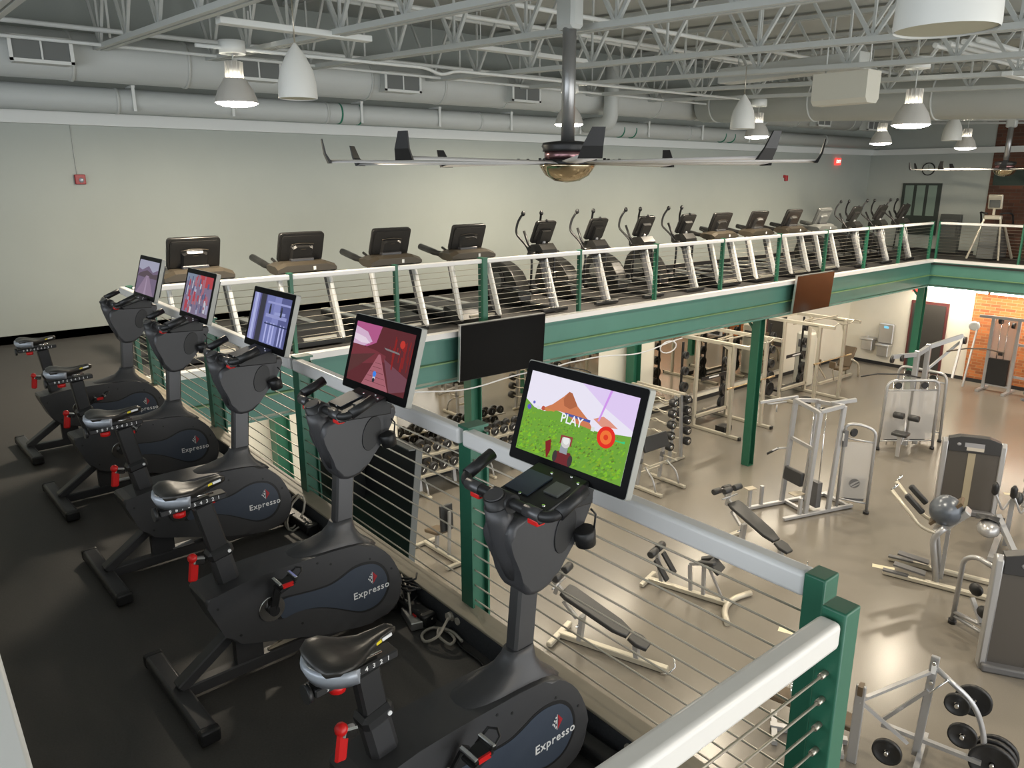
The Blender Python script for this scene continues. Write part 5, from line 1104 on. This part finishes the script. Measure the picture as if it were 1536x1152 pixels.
for i, y in enumerate((1.9, -.6, -3.1, -5.6)):
    t = thing('strip_light', 'lit fluorescent strip under the right-hand balcony, number %s from the corner' % ['one', 'two', 'three', 'four'][i], 'strip light', (25.35, y-1.2, -1.27), 0, 'strip lights under the right-hand balcony')
    B().box((0, 0, .045), (.16, 2.4, .03)).cyl((0, -.9, .05), (0, -.9, 1.0), .008, 6).cyl((0, .9, .05), (0, .9, 1.0), .008, 6).go('housing', BAND, t); B().cyl((0, -1.2, 0), (0, 1.2, 0), .04, 10).go('tube', TUBEG, t)
    ld = bpy.data.lights.new('strip_lamp', 'AREA'); ld.shape = 'RECTANGLE'; ld.size = .15; ld.size_y = 2.3; ld.energy = 60; ld.color = (1, .87, .68)
    o = bpy.data.objects.new('strip_lamp', ld); COL.objects.link(o); o.parent = t; o.location = (0, 0, -.04)
# unseen fluorescent fixtures added under the far balcony to light the floor below
for i, x in enumerate((1.5, 4.5, 7.5, 10.5, 14.5, 17.5, 20.5)):
    t = thing('strip_light', 'added unseen strip under the far balcony above the free weights', 'strip light', (x, 2.1, -.42), 0, 'added strip lights under the far balcony')
    B().box((0, 0, .035), (2.4, .16, .03)).go('housing', BAND, t); B().cyl((-1.2, 0, 0), (1.2, 0, 0), .03, 10).go('tube', TUBEG, t)
    ld = bpy.data.lights.new('strip_lamp', 'AREA'); ld.shape = 'RECTANGLE'; ld.size = 2.3; ld.size_y = .15; ld.energy = 65; ld.color = (1, .87, .66)
    o = bpy.data.objects.new('strip_lamp', ld); COL.objects.link(o); o.parent = t; o.location = (0, 0, -.04)
# ------------------------------------------------------------------ daylight and exposure
w = bpy.data.worlds.new('world'); scene.world = w; w.use_nodes = True; nt = w.node_tree
bg = nt.nodes['Background']; bg.inputs['Color'].default_value = (.88, .94, 1, 1); bg.inputs['Strength'].default_value = 1.5
# area lamps added inside the unseen south windows as daylight
for x, wd in ((2, 11), (15, 13)):
    ld = bpy.data.lights.new('added_daylight', 'AREA'); ld.shape = 'RECTANGLE'; ld.size = wd; ld.size_y = 6; ld.energy = 450; ld.color = (1, .98, .94)
    o = bpy.data.objects.new('added_daylight', ld); COL.objects.link(o); o.location = (x, YS+.4, 0); o.rotation_euler = (PI/2, 0, 0)
ld = bpy.data.lights.new('added_daylight', 'AREA'); ld.shape = 'RECTANGLE'; ld.size = 14; ld.size_y = 3; ld.energy = 220; ld.color = (.88, .94, 1)  # area lamp added on the unseen west side to brighten the bike deck
o = bpy.data.objects.new('added_daylight', ld); COL.objects.link(o); o.location = (XW+.1, -8.5, 2.3); o.rotation_euler = (PI/2, 0, -PI/2)
scene.view_settings.view_transform = 'Standard'; scene.view_settings.look = 'None'; scene.view_settings.gamma = 1; scene.view_settings.use_curve_mapping = False
scene.view_settings.exposure = 0.12
cy = scene.cycles
cy.max_bounces = 7; cy.diffuse_bounces = 4; cy.glossy_bounces = 3; cy.transparent_max_bounces = 8; cy.transmission_bounces = 2
cy.use_denoising = True; cy.caustics_reflective = False; cy.caustics_refractive = False; cy.sample_clamp_indirect = 4
